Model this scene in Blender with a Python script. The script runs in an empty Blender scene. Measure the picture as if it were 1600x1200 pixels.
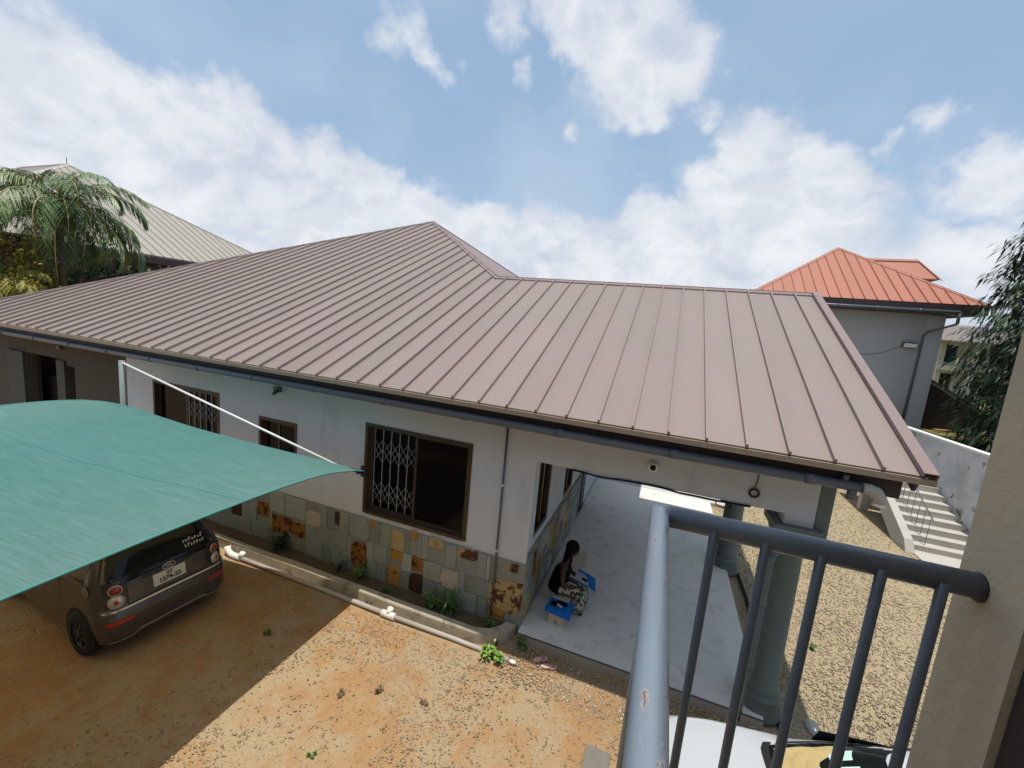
import bpy, bmesh, math, random
import numpy as np
from mathutils import Vector, Matrix

random.seed(7)
rng = np.random.default_rng(11)
SC = bpy.context.scene
COL = SC.collection
PI = math.pi

# ------------------------------------------------------------------ camera
AX = np.array([[0.9322, 0.1351, -0.3358], [0.3504, -0.1056, 0.9306], [0.0913, -0.9853, -0.1463]])
def _orth(a):
    z = a[2] / np.linalg.norm(a[2]); x = a[0] - z * (a[0] @ z); x /= np.linalg.norm(x)
    return np.array([x, np.cross(z, x), z])
AX = _orth(AX)
CAM = Vector((0, 0, 5.0))
cam_d = bpy.data.cameras.new('camera'); cam_d.sensor_width = 36.0; cam_d.lens = 652 / 1600 * 36
cam_d.clip_start = 0.02; cam_d.clip_end = 3000
cam = bpy.data.objects.new('camera', cam_d); COL.objects.link(cam)
m3 = Matrix(((AX[0][0], -AX[0][1], -AX[0][2]), (AX[1][0], -AX[1][1], -AX[1][2]), (AX[2][0], -AX[2][1], -AX[2][2])))
cam.matrix_world = Matrix.Translation(CAM) @ m3.to_4x4()
SC.camera = cam

# ------------------------------------------------------------------ light
SUN_TO = Vector((0.040, -0.066, 1.0)).normalized()
sun_d = bpy.data.lights.new('sun', 'SUN'); sun_d.energy = 4.0; sun_d.angle = math.radians(0.55); sun_d.color = (1, 0.95, 0.87)
sun = bpy.data.objects.new('sun', sun_d); COL.objects.link(sun)
sun.rotation_euler = SUN_TO.to_track_quat('Z', 'Y').to_euler(); sun.location = (0, 0, 60)
SC.view_settings.view_transform = 'Standard'; SC.view_settings.look = 'None'
SC.view_settings.exposure = 0.0; SC.view_settings.gamma = 1.0; SC.view_settings.use_curve_mapping = False

class NT:
    """tiny helper round a node tree"""
    def __init__(s, t): s.t = t; t.nodes.clear()
    def n(s, typ, ins=None, **kw):
        x = s.t.nodes.new(typ)
        for k, v in kw.items(): setattr(x, k, v)
        for k, v in (ins or {}).items():
            sock = x.inputs[k]
            if isinstance(v, bpy.types.NodeSocket): s.t.links.new(v, sock)
            else:
                if sock.type == 'RGBA' and hasattr(v, '__len__') and len(v) == 3: v = (*v, 1)
                sock.default_value = v
        return x
    def math(s, op, a, b=None, c=None, clamp=False):
        d = {0: a}
        if b is not None: d[1] = b
        if c is not None: d[2] = c
        return s.n('ShaderNodeMath', d, operation=op, use_clamp=clamp).outputs[0]
    def vmath(s, op, a, b=None):
        d = {0: a}
        if b is not None: d[1] = b
        x = s.n('ShaderNodeVectorMath', d, operation=op)
        return x.outputs['Value'] if op in ('DOT_PRODUCT', 'DISTANCE', 'LENGTH') else x.outputs[0]
    def mix(s, f, a, b, blend='MIX'):
        x = s.n('ShaderNodeMix', data_type='RGBA', blend_type=blend)
        for i, v in ((0, f), (6, a), (7, b)):
            if isinstance(v, bpy.types.NodeSocket): s.t.links.new(v, x.inputs[i])
            else: x.inputs[i].default_value = v if i == 0 else ((*v, 1) if len(v) == 3 else v)
        return x.outputs[2]
    def noise(s, vec, scale, detail=4, rough=.55, dist=0, ch='Fac', **kw):
        return s.n('ShaderNodeTexNoise', {'Vector': vec, 'Scale': scale, 'Detail': detail, 'Roughness': rough, 'Distortion': dist}, **kw).outputs[ch]
    def ramp(s, f, lo, hi, a=0., b=1.):
        return s.n('ShaderNodeMapRange', {0: f, 1: lo, 2: hi, 3: a, 4: b}, interpolation_type='SMOOTHSTEP').outputs[0]

def build_world():
    w = bpy.data.worlds.new('World'); SC.world = w; w.use_nodes = True
    T = NT(w.node_tree)
    sky = T.n('ShaderNodeTexSky', sky_type='NISHITA', sun_disc=False)
    sky.sun_elevation = math.asin(SUN_TO.z); sky.sun_rotation = math.atan2(SUN_TO.x, SUN_TO.y)
    sky.air_density = 1.0; sky.dust_density = 2.6; sky.ozone_density = 1.6; sky.altitude = 50
    d = T.vmath('NORMALIZE', T.n('ShaderNodeTexCoord').outputs['Generated'])
    sep = T.n('ShaderNodeSeparateXYZ', {0: d})
    z = sep.outputs[2]
    # flatten the cloud field towards the horizon
    zc = T.math('MULTIPLY_ADD', T.math('MAXIMUM', z, 0.0), 0.9, 0.30)
    pv = T.n('ShaderNodeCombineXYZ', {0: T.math('DIVIDE', sep.outputs[0], zc), 1: T.math('DIVIDE', sep.outputs[1], zc), 2: T.math('MULTIPLY', z, 2.2)}).outputs[0]
    d2 = T.vmath('MULTIPLY', d, (1., 1., 1.35))
    n1 = T.noise(d2, 5.5, 8, .56, .35)
    n2 = T.noise(d2, 15.0, 7, .60, .25)
    nw = lambda sc, det: T.vmath('SUBTRACT', T.n('ShaderNodeTexNoise', {'Vector': d, 'Scale': sc, 'Detail': det, 'Roughness': .6}).outputs['Color'], (.5, .5, .5))
    dw = T.vmath('ADD', d, T.vmath('MULTIPLY', nw(6.0, 4.), (.085, .085, .085)))
    dw = T.vmath('ADD', dw, T.vmath('MULTIPLY', nw(19.0, 6.), (.06, .06, .06)))
    tot = None; neg = None
    # where the cumulus banks stand (world directions), radius, strength
    for (px, py, r, s_) in CLOUDS:
        c = AX @ np.array([px - 800, py - 600, 652.]); c = c / np.linalg.norm(c)
        dist = T.vmath('DISTANCE', dw, tuple(float(q) for q in c))
        if s_ > 0:
            v = T.math('MULTIPLY', T.ramp(dist, r * 1.3, r * .12), s_); tot = v if tot is None else T.math('MAXIMUM', tot, v)
        else:
            v = T.math('MULTIPLY', T.ramp(dist, r * 1.1, r * .4), s_); neg = v if neg is None else T.math('MINIMUM', neg, v)
    hor = T.math('MULTIPLY', T.ramp(z, .22, .02), .22)
    back = T.math('MULTIPLY', T.ramp(sep.outputs[1], .12, -.25), .16)      # broken cloud all round behind the camera too
    den = T.math('ADD', T.math('ADD', T.math('ADD', tot, T.math('MAXIMUM', hor, back)), neg), T.math('MULTIPLY_ADD', n1, .70, -.40))
    den = T.math('ADD', den, T.math('MULTIPLY_ADD', n2, .50, -.25))
    cov = T.ramp(den, .03, .36)
    edge = T.ramp(den, .12, .6)
    under = T.ramp(T.noise(T.vmath('ADD', d2, (.01, .02, .045)), 5.5, 6, .56, .35), .40, .64)
    puff = T.ramp(T.noise(T.vmath('ADD', d2, (.0, .0, .02)), 11.0, 6, .58, .25), .36, .64)
    ccol = T.mix(T.math('MULTIPLY', under, .8), (7.7, 8.0, 8.5), (5.3, 6.0, 7.1))
    ccol = T.mix(T.math('MULTIPLY', T.math('SUBTRACT', 1., puff), .35), ccol, (5.2, 5.9, 7.0))
    ccol = T.mix(T.math('MULTIPLY', T.math('MULTIPLY', edge, puff), .5), ccol, (9.2, 9.2, 9.3))
    pale = T.math('MULTIPLY', T.ramp(z, .42, .02), .35)
    skyc = T.mix(.55, sky.outputs[0], (4.2, 6.2, 8.6))      # thin tropical haze in the blue
    skyc = T.mix(pale, skyc, (6.6, 7.6, 8.8))
    skyc = T.mix(T.math('MULTIPLY', T.ramp(T.noise(d2, 2.2, 5, .5), .42, .75), .30), skyc, (7.5, 8., 8.8))
    col = T.mix(T.math('MULTIPLY', cov, .94), skyc, ccol)
    bg = T.n('ShaderNodeBackground', {0: col, 1: 0.105})
    T.n('ShaderNodeOutputWorld', {0: bg.outputs[0]})
CLOUDS = [(0, 150, 0.1725, 0.73), (80, 190, 0.184, 0.73), (180, 230, 0.184, 0.73), (290, 200, 0.13225, 0.73), (350, 210, 0.138, 0.73), (400, 270, 0.1495, 0.73), (240, 330, 0.23, 0.73), (60, 330, 0.23, 0.66), (480, 300, 0.14375, 0.69), (570, 330, 0.1495, 0.69), (660, 365, 0.14375, 0.66), (760, 385, 0.138, 0.66), (850, 400, 0.138, 0.66), (940, 410, 0.1265, 0.63), (520, 400, 0.161, 0.66),
          (1010, 360, 0.1035, 0.59), (1040, 400, 0.138, 0.63), (1140, 330, 0.13225, 0.69), (1205, 255, 0.115, 0.73), (1265, 285, 0.115, 0.69), (1300, 340, 0.1035, 0.66), (1130, 400, 0.138, 0.66), (1095, 190, 0.04025, 0.31), (1320, 215, 0.04025, 0.27), (1230, 390, 0.138, 0.63), (1330, 400, 0.092, 0.48), (1450, 420, 0.092, 0.48), (1530, 410, 0.0805, 0.48), (1550, 285, 0.08625, 0.57), (1590, 230, 0.0575, 0.27),
          (930, 20, 0.1035, 0.69), (880, -20, 0.092, 0.57), (985, 70, 0.12075, 0.73), (1050, 95, 0.08625, 0.60), (1000, 140, 0.0805, 0.57), (1028, 190, 0.0368, 0.35), (785, 30, 0.06325, 0.39), (800, 55, 0.046, 0.35), (640, 55, 0.046, 0.31), (665, 95, 0.05175, 0.33), (690, 125, 0.04025, 0.31), (610, 85, 0.046, 0.27), (718, 95, 0.0253, 0.28), (815, 115, 0.04025, 0.27), (895, 212, 0.0276, 0.31), (935, 215, 0.0253, 0.23), (1458, 182, 0.0368, 0.31), (1395, 220, 0.0322, 0.28), (662, 232, 0.023, 0.23), (1365, 150, 0.0575, 0.16), (115, 20, 0.0575, 0.20),
          (290, 20, 0.16, -0.30), (600, 190, 0.12, -0.25), (1330, 90, 0.16, -0.30), (930, 270, 0.09, -0.25), (480, 110, 0.12, -0.25)]
build_world()

# ------------------------------------------------------------------ materials
MATS = {}
def mat(name, col, rough=.6, var=.12, scale=4., bump=0., bscale=30., metal=0., spec=.4, col2=None, c2lo=.5, c2hi=.65, c2scale=3., rand=0., tint=None, coat=0., stretch=None):
    if name in MATS: return MATS[name]
    m = bpy.data.materials.new(name); m.use_nodes = True; T = NT(m.node_tree)
    co = T.n('ShaderNodeTexCoord').outputs['Object']
    if stretch: co = T.vmath('MULTIPLY', co, stretch)
    c = T.mix(T.noise(co, scale, 5, .6), tuple(max(0, v * (1 - var)) for v in col), tuple(v * (1 + var) for v in col))
    if col2: c = T.mix(T.ramp(T.noise(co, c2scale, 6, .62), c2lo, c2hi), c, col2)
    if rand:
        r = T.n('ShaderNodeObjectInfo').outputs['Random']
        c = T.mix(1., c, T.n('ShaderNodeCombineColor', {0: T.math('MULTIPLY_ADD', r, rand, 1 - rand / 2), 1: T.math('MULTIPLY_ADD', r, rand, 1 - rand / 2), 2: T.math('MULTIPLY_ADD', r, rand, 1 - rand / 2)}).outputs[0], 'MULTIPLY')
    if tint:   # per-vertex shade of one piece of a mass (pebble, leaf)
        a = T.n('ShaderNodeAttribute', attribute_name='tint').outputs['Fac']
        c = T.mix(a, c, tint)
    d = {'Base Color': c, 'Roughness': T.math('MULTIPLY_ADD', T.noise(co, scale * 3, 3), .2, max(0, rough - .1)), 'Metallic': metal, 'Specular IOR Level': spec, 'Coat Weight': coat}
    if bump:
        d['Normal'] = T.n('ShaderNodeBump', {'Strength': bump, 'Distance': .02, 'Height': T.noise(co, bscale, 6, .6)}).outputs[0]
    b = T.n('ShaderNodeBsdfPrincipled', d)
    T.n('ShaderNodeOutputMaterial', {0: b.outputs[0]})
    MATS[name] = m; return m

M_ROOF = mat('brown_roof_paint', (.265, .207, .183), .5, .08, 1.1, .16, 1.7, spec=.35, rand=.11, col2=(.255, .21, .175), c2lo=.45, c2hi=.75, c2scale=.9, stretch=(1.6, .45, .45))
M_CAP = mat('brown_cap_paint', (.25, .18, .165), .5, .08, 2)
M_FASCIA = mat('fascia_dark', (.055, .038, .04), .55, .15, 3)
M_DRIP = mat('drip_edge', (.30, .23, .17), .55, .25, 5)
M_RED = mat('red_roof_paint', (.40, .15, .092), .5, .06, 1.2, spec=.35, rand=.06)
M_REDCAP = mat('red_cap_paint', (.43, .18, .12), .55, .06, 2)
M_BEIGE_ROOF = mat('beige_roof_paint', (.36, .335, .28), .5, .06, .6, spec=.3, rand=.04)
M_WALL = mat('grey_wall_paint', (.61, .655, .705), .85, .06, 1.6, .15, 60, spec=.2, col2=(.51, .54, .57), c2lo=.5, c2hi=.8, c2scale=1.6, stretch=(1.5, 1.5, .35))
M_WALL_B = mat('beige_wall_shaded', (.085, .078, .066), .85, .1, 1.5, .12, 60, spec=.2)  # beige darkened so the wall's shade sits in its colour
M_WALL_B2 = mat('cream_house_paint', (.45, .40, .33), .9, .08, 1.2)
M_WALL_R = mat('slate_wall_paint', (.42, .42, .425), .85, .08, .8, .1, 50, spec=.2)
M_WALL_RL = mat('light_wall_paint', (.50, .50, .50), .85, .08, .8)
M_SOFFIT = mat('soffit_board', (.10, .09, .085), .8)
M_MORTAR = mat('mortar', (.28, .29, .26), .95, .2, 8, .4, 60, spec=.15)
M_PIPE = mat('grey_pipe', (.105, .112, .13), .4, .12, 4, spec=.5)
M_PIPE_L = mat('pale_pipe', (.44, .41, .36), .5, .15, 5)
M_PVC = mat('white_pvc', (.80, .78, .74), .4, .05, 5)
M_BRONZE = mat('bronze_window_frame', (.07, .05, .034), .45, .2, 6, metal=.1, spec=.4)
M_GLASS = mat('dark_window_glass', (.006, .006, .007), .1, .1, 2, spec=.10)
M_BARS = mat('silver_gate_bar', (.42, .43, .45), .4, .08, 6, metal=.1)
M_DARK = mat('near_black', (.012, .012, .012), .7)
M_TILE = mat('porch_tile', (.78, .745, .68), .42, .06, 1.3, .05, 8, spec=.3, col2=(.60, .565, .51), c2lo=.5, c2hi=.72, c2scale=3.2)
M_TILE_E = mat('porch_tile_edge', (.42, .40, .37), .6, .12, 5)
M_NOSE = mat('tile_nosing', (.12, .12, .12), .5)
M_KERB = mat('kerb_concrete', (.46, .41, .31), .92, .2, 5, .5, 50, spec=.15, col2=(.22, .20, .13), c2lo=.52, c2hi=.75, c2scale=4)
M_CONC = mat('pale_concrete', (.47, .45, .40), .9, .15, 3, .3, 50, spec=.2)
M_CONC2 = mat('grey_concrete_block', (.20, .185, .155), .9, .2, 6, .5, 40, spec=.2)
M_SOILD = mat('planter_soil', (.13, .095, .06), .95, .3, 9, .7, 40, spec=.1)
M_COLUMN = mat('column_paint', (.155, .195, .19), .6, .1, 3, .1, 40, spec=.3)
M_APRON = mat('bare_concrete', (.52, .50, .47), .9, .15, 3, .2, 40)
M_BALC = mat('balcony_render', (.60, .485, .335), .9, .12, 2.5, .35, 45, spec=.2, col2=(.48, .395, .285), c2lo=.45, c2hi=.75, c2scale=2.2)
M_CHROME = mat('rim_grey', (.055, .055, .06), .35, .1, 6, metal=.4)
M_TYRE = mat('tyre_rubber', (.018, .018, .018), .85, .2, 20)
M_CARG = mat('taupe_car_paint', (.082, .075, .068), .3, .06, 30, metal=.3, spec=.45, coat=.5)
M_CARD = mat('dark_car_panel', (.03, .03, .032), .3, .1, 10, coat=.4)
M_CARW = mat('silver_white_car_paint', (.50, .52, .54), .3, .01, 3, metal=.0, spec=.5, coat=.7)
M_CARGLASS = mat('car_glass', (.008, .011, .011), .06, .1, 3, spec=.3)
M_LAMPR = mat('red_lamp', (.28, .02, .025), .2, .1, 10, coat=.8)
M_LAMPC = mat('clear_lamp', (.55, .53, .50), .2, .1, 20, metal=.3, coat=.8)
M_REFL = mat('red_reflector', (.50, .03, .03), .35, .1, 10)
M_PLATE = mat('number_plate_white', (.62, .62, .58), .45)
M_SILVER = mat('silver_trim', (.55, .55, .54), .3, .05, 8, metal=.5)
M_SKIN = mat('dark_skin', (.06, .028, .018), .5, .1, 10, spec=.4)
M_HAIR = mat('black_hair', (.006, .005, .005), .7, .2, 20, .5, 80, spec=.12)
M_TOP = mat('black_top', (.007, .006, .007), .9, .2, 20, spec=.08)
M_BLUE = mat('blue_folder_card', (.02, .30, .80), .5, .06, 5)
M_PAPER = mat('white_paper', (.78, .77, .80), .7, .03, 8)
M_BENCH = mat('bench_wood', (.62, .54, .42), .7, .15, 5, .2, 40, stretch=(6, 1, 1))
M_PINK = mat('pink_rubber', (.78, .48, .44), .6, .1, 10)
M_STEELW = mat('white_steel_tube', (.80, .79, .77), .35, .04, 6)
M_POLE = mat('grey_green_pole', (.22, .26, .25), .5, .25, 7)
M_LEAFY = mat('yellow_leaf', (.36, .27, .03), .55, .3, 3, tint=(.10, .14, .02))
M_LEAFG = mat('weed_leaf', (.05, .12, .025), .55, .3, 5, tint=(.12, .22, .04))
M_LEAFD = mat('dark_tree_leaf', (.022, .045, .018), .5, .3, 2, tint=(.07, .11, .035))
M_PALM = mat('palm_leaf', (.10, .17, .06), .42, .25, 2, tint=(.24, .27, .09), spec=.5)
M_RACHIS = mat('palm_rachis', (.33, .31, .09), .5)
M_BARK = mat('bark', (.11, .085, .06), .9, .3, 8, .6, 20)

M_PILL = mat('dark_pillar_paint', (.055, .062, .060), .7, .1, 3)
def m_special():
    # patchwork of slate colours, one material per stone family
    S = {}
    S['slate'] = [mat('slate_stone_%s' % n, c, .75, .14, 7, .5, 22, spec=.3, col2=c2, c2lo=.52, c2hi=.75, c2scale=5) for n, c, c2 in
                  (('mid', (.285, .325, .30), (.35, .375, .335)), ('dark', (.21, .25, .235), (.27, .295, .265)), ('pale', (.35, .385, .355), (.30, .33, .30)), ('green', (.255, .305, .265), (.33, .35, .295)), ('warm', (.32, .335, .29), (.26, .27, .235)))]
    S['rust'] = mat('rust_stone', (.30, .135, .03), .8, .35, 6, .6, 20, spec=.2, col2=(.07, .03, .015), c2lo=.47, c2hi=.58, c2scale=7)
    S['orange'] = mat('orange_stone', (.42, .22, .05), .8, .3, 8, .6, 20, spec=.2, col2=(.16, .075, .02), c2lo=.52, c2hi=.62, c2scale=9)
    S['buff'] = mat('buff_stone', (.44, .35, .17), .8, .22, 6, .5, 20, spec=.2, col2=(.28, .2, .09), c2lo=.55, c2hi=.68, c2scale=8)
    S['brown'] = mat('dark_brown_stone', (.065, .036, .026), .8, .3, 7, .6, 20, spec=.2)
    S['spotted'] = mat('spotted_pale_stone', (.46, .42, .36), .8, .1, 6, .5, 20, spec=.2, col2=(.10, .05, .03), c2lo=.60, c2hi=.64, c2scale=13)
    S['patch'] = mat('brown_patched_stone', (.43, .33, .15), .8, .15, 5, .6, 20, spec=.2, col2=(.09, .042, .026), c2lo=.49, c2hi=.55, c2scale=5)
    return S
STONE = m_special()

def ground_material():
    m = bpy.data.materials.new('laterite_ground'); m.use_nodes = True; T = NT(m.node_tree)
    co = T.n('ShaderNodeTexCoord').outputs['Object']
    sx = T.n('ShaderNodeSeparateXYZ', {0: co})
    big = T.noise(co, .55, 5, .6); mid = T.noise(co, 2.2, 6, .65); fine = T.noise(co, 26, 6, .7); grit = T.noise(co, 75, 4, .6)
    soil = T.mix(mid, (.385, .225, .105), (.49, .31, .155))
    soil = T.mix(T.ramp(fine, .35, .7, 0, .45), soil, (.27, .165, .085))
    grav = T.mix(grit, (.30, .23, .135), (.54, .44, .285))
    grav = T.mix(T.ramp(T.noise(co, 40, 3), .55, .7, 0, .6), grav, (.15, .11, .07))
    right = T.ramp(T.math('ADD', sx.outputs[0], T.math('MULTIPLY', T.math('SUBTRACT', mid, .5), 1.2)), 1.3, 2.3)
    patchy = T.math('MULTIPLY', T.ramp(T.math('ADD', T.math('MULTIPLY_ADD', mid, .5, T.math('MULTIPLY', big, .5)), T.math('MULTIPLY', fine, .25)), .56, .70), .8)
    f = T.math('MAXIMUM', patchy, right)
    far = T.ramp(T.vmath('LENGTH', co), 25, 45)
    c = T.mix(f, soil, grav)
    c = T.mix(far, c, T.mix(big, (.22, .19, .12), (.13, .15, .07)))
    olive_mask = T.math('MULTIPLY', T.ramp(T.noise(T.vmath('ADD', co, (7, 3, 0)), 1.0, 6, .7), .55, .75), T.ramp(sx.outputs[0], -3.0, -5.0))
    c = T.mix(T.math('MULTIPLY', olive_mask, .4), c, (.16, .13, .045))  # olive-brown noise patches, only on the left part of the ground
    h = T.math('ADD', T.math('MULTIPLY', fine, .7), T.math('MULTIPLY', grit, .5))
    bmp = T.n('ShaderNodeBump', {'Strength': .8, 'Distance': .03, 'Height': h})
    b = T.n('ShaderNodeBsdfPrincipled', {'Base Color': c, 'Roughness': .95, 'Specular IOR Level': .1, 'Normal': bmp.outputs[0]})
    T.n('ShaderNodeOutputMaterial', {0: b.outputs[0]}); return m

def sail_material():
    m = bpy.data.materials.new('green_shade_net'); m.use_nodes = True; T = NT(m.node_tree)
    co = T.n('ShaderNodeTexCoord').outputs['Object']
    st = T.noise(T.vmath('MULTIPLY', co, (1.0, 20, 4)), 2.2, 6, .7)
    st2 = T.noise(T.vmath('MULTIPLY', co, (.35, 4.0, 1)), 2.0, 3, .5)
    c = T.mix(T.ramp(st, .3, .75), (.040, .150, .150), (.082, .218, .212))
    c = T.mix(T.math('MULTIPLY', T.ramp(st2, .4, .7), .35), c, (.048, .16, .158))
    weave = T.n('ShaderNodeBump', {'Strength': .25, 'Distance': .01, 'Height': T.noise(T.vmath('MULTIPLY', co, (8, 60, 8)), 3., 3)})
    d = T.n('ShaderNodeBsdfDiffuse', {0: c, 2: weave.outputs[0]}); tr = T.n('ShaderNodeBsdfTranslucent', {0: (.31, .225, .105, 1)})
    mx = T.n('ShaderNodeAddShader', {0: d.outputs[0], 1: tr.outputs[0]})
    T.n('ShaderNodeOutputMaterial', {0: mx.outputs[0]}); return m

def skirt_material():
    m = bpy.data.materials.new('patterned_skirt_cloth'); m.use_nodes = True; T = NT(m.node_tree)
    co = T.n('ShaderNodeTexCoord').outputs['Object']
    v = T.n('ShaderNodeTexVoronoi', {'Vector': co, 'Scale': 27., 'Randomness': 1.}).outputs['Color']
    s = T.n('ShaderNodeSeparateColor', {0: v})
    c = T.mix(T.math('GREATER_THAN', s.outputs[0], .5), (.02, .022, .02), (.46, .44, .38))
    c = T.mix(T.math('GREATER_THAN', s.outputs[1], .8), c, (.10, .24, .18))
    b = T.n('ShaderNodeBsdfPrincipled', {'Base Color': c, 'Roughness': .85})
    T.n('ShaderNodeOutputMaterial', {0: b.outputs[0]}); return m

def rail_material(name, base, chips):
    m = bpy.data.materials.new(name); m.use_nodes = True; T = NT(m.node_tree)
    co = T.n('ShaderNodeTexCoord').outputs['Object']
    c = T.mix(T.noise(T.vmath('MULTIPLY', co, (60, 4, 60)), 1.0, 5, .65), tuple(v * .72 for v in base), tuple(v * 1.22 for v in base))
    ch = T.noise(T.vmath('MULTIPLY', co, (1, .3, 1)), 48, 6, .66)
    f1 = T.ramp(ch, .60, .635); f2 = T.ramp(ch, .62, .66)
    c2 = T.mix(f2, (.40, .42, .41), (.22, .085, .06))
    c = T.mix(T.math('MULTIPLY', f1, chips), c, c2)
    f3 = T.ramp(T.noise(T.vmath('MULTIPLY', co, (1, .12, 1)), 60, 4, .6), .63, .66)
    c = T.mix(T.math('MULTIPLY', f3, chips * .8), c, (.06, .075, .09))
    bmp = T.n('ShaderNodeBump', {'Strength': .25 * max(chips, .3), 'Distance': .002, 'Height': f1, }, invert=True)
    b = T.n('ShaderNodeBsdfPrincipled', {'Base Color': c, 'Roughness': T.math('MULTIPLY_ADD', f1, .35, .36), 'Specular IOR Level': .5, 'Normal': bmp.outputs[0]})
    T.n('ShaderNodeOutputMaterial', {0: b.outputs[0]}); return m
M_RAIL = rail_material('blue_grey_rail_paint', (.15, .175, .205), .25)
M_RAIL_OLD = rail_material('worn_rail_paint', (.22, .27, .325), 1.0)

def wash_material():
    m = bpy.data.materials.new('stained_whitewash'); m.use_nodes = True; T = NT(m.node_tree)
    co = T.n('ShaderNodeTexCoord').outputs['Object']; s = T.n('ShaderNodeSeparateXYZ', {0: co})
    n1 = T.noise(co, 1.6, 6, .6); n2 = T.noise(T.vmath('ADD', co, (5, 5, 5)), 2.6, 6, .62)
    c = T.mix(T.ramp(n1, .36, .66), (.60, .60, .60), (.44, .445, .45))
    low = T.ramp(s.outputs[2], 1.5, .4)
    c = T.mix(T.ramp(T.math('ADD', n2, T.math('MULTIPLY', low, .12)), .635, .66), c, (.22, .18, .145))
    b = T.n('ShaderNodeBsdfPrincipled', {'Base Color': c, 'Roughness': .9, 'Specular IOR Level': .15, 'Normal': T.n('ShaderNodeBump', {'Strength': .3, 'Distance': .02, 'Height': n2}).outputs[0]})
    T.n('ShaderNodeOutputMaterial', {0: b.outputs[0]}); return m

# ------------------------------------------------------------------ mesh helpers
class MB:
    """collects shapes; build() links them as one mesh object"""
    def __init__(s): s.bm = bmesh.new()
    def quad(s, *p): return s.bm.faces.new([s.bm.verts.new(q) for q in p])
    def box(s, x0, y0, z0, x1, y1, z1, bev=0):
        return s.obox(Vector((x0, y0, z0)), Vector((x1 - x0, 0, 0)), Vector((0, y1 - y0, 0)), Vector((0, 0, z1 - z0)), bev)
    def obox(s, o, a, b, c, bev=0):
        o, a, b, c = map(Vector, (o, a, b, c))
        v = [s.bm.verts.new(o + a * i + b * j + c * k) for k in (0, 1) for j in (0, 1) for i in (0, 1)]
        fs = [s.bm.faces.new([v[i] for i in f]) for f in ((0, 2, 3, 1), (4, 5, 7, 6), (0, 1, 5, 4), (1, 3, 7, 5), (3, 2, 6, 7), (2, 0, 4, 6))]
        if a.cross(b).dot(c) < 0: bmesh.ops.reverse_faces(s.bm, faces=fs)
        if bev: bmesh.ops.bevel(s.bm, geom=list({e for f in fs for e in f.edges}), offset=bev, segments=2, affect='EDGES', profile=.6)
        return s
    def prism(s, pts, d):
        """polygon pts (3D) extruded by vector d"""
        d = Vector(d); a = [s.bm.verts.new(Vector(p)) for p in pts]; b = [s.bm.verts.new(Vector(p) + d) for p in pts]; n = len(a)
        fs = [s.bm.faces.new(a), s.bm.faces.new(b[::-1])] + [s.bm.faces.new((a[(i + 1) % n], a[i], b[i], b[(i + 1) % n])) for i in range(n)]
        bmesh.ops.recalc_face_normals(s.bm, faces=fs); return s
    def tube(s, pts, r, n=12, cap=True, smooth=True):
        pts = [Vector(p) for p in pts]; rs = r if hasattr(r, '__len__') else [r] * len(pts); rings = []
        up = None
        for i, p in enumerate(pts):
            t = (pts[min(i + 1, len(pts) - 1)] - pts[max(i - 1, 0)]).normalized()
            if up is None: up = t.orthogonal().normalized()
            up = (up - t * up.dot(t)).normalized(); w = t.cross(up)
            rings.append([s.bm.verts.new(p + (up * math.cos(2 * PI * k / n) + w * math.sin(2 * PI * k / n)) * rs[i]) for k in range(n)])
        for a, b in zip(rings, rings[1:]):
            for k in range(n):
                f = s.bm.faces.new((a[k], a[(k + 1) % n], b[(k + 1) % n], b[k])); f.smooth = smooth
        if cap: s.bm.faces.new(rings[0][::-1]); s.bm.faces.new(rings[-1])
        return s
    def lathe(s, prof, cx, cy, n=24, z0=0):
        rings = [[s.bm.verts.new((cx + r * math.cos(2 * PI * k / n), cy + r * math.sin(2 * PI * k / n), z0 + z)) for k in range(n)] for r, z in prof]
        for a, b in zip(rings, rings[1:]):
            for k in range(n):
                f = s.bm.faces.new((a[k], a[(k + 1) % n], b[(k + 1) % n], b[k])); f.smooth = True
        s.bm.faces.new(rings[0][::-1]); s.bm.faces.new(rings[-1]); return s
    def ell(s, c, r, rot=None, u=14, v=9):
        M = Matrix.Translation(Vector(c)) @ (rot.to_4x4() if rot else Matrix()) @ Matrix.Diagonal((*r, 1))
        res = bmesh.ops.create_uvsphere(s.bm, u_segments=u, v_segments=v, radius=1, matrix=M)
        for q in res['verts']:
            for f in q.link_faces: f.smooth = True
        return s
    def loft(s, rings, cap=True, closed=True):
        R = [[s.bm.verts.new(p) for p in r] for r in rings]; n = len(R[0])
        for a, b in zip(R, R[1:]):
            for k in range(n if closed else n - 1):
                f = s.bm.faces.new((a[k], a[(k + 1) % n], b[(k + 1) % n], b[k])); f.smooth = True
        if cap: s.bm.faces.new(R[0][::-1]); s.bm.faces.new(R[-1])
        return s
    def build(s, name, m, parent=None, rel=True, **props):
        me = bpy.data.meshes.new(name)
        bmesh.ops.recalc_face_normals(s.bm, faces=s.bm.faces[:])
        s.bm.to_mesh(me); s.bm.free(); me.materials.append(m)
        return link(name, me, parent, **props)

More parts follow.
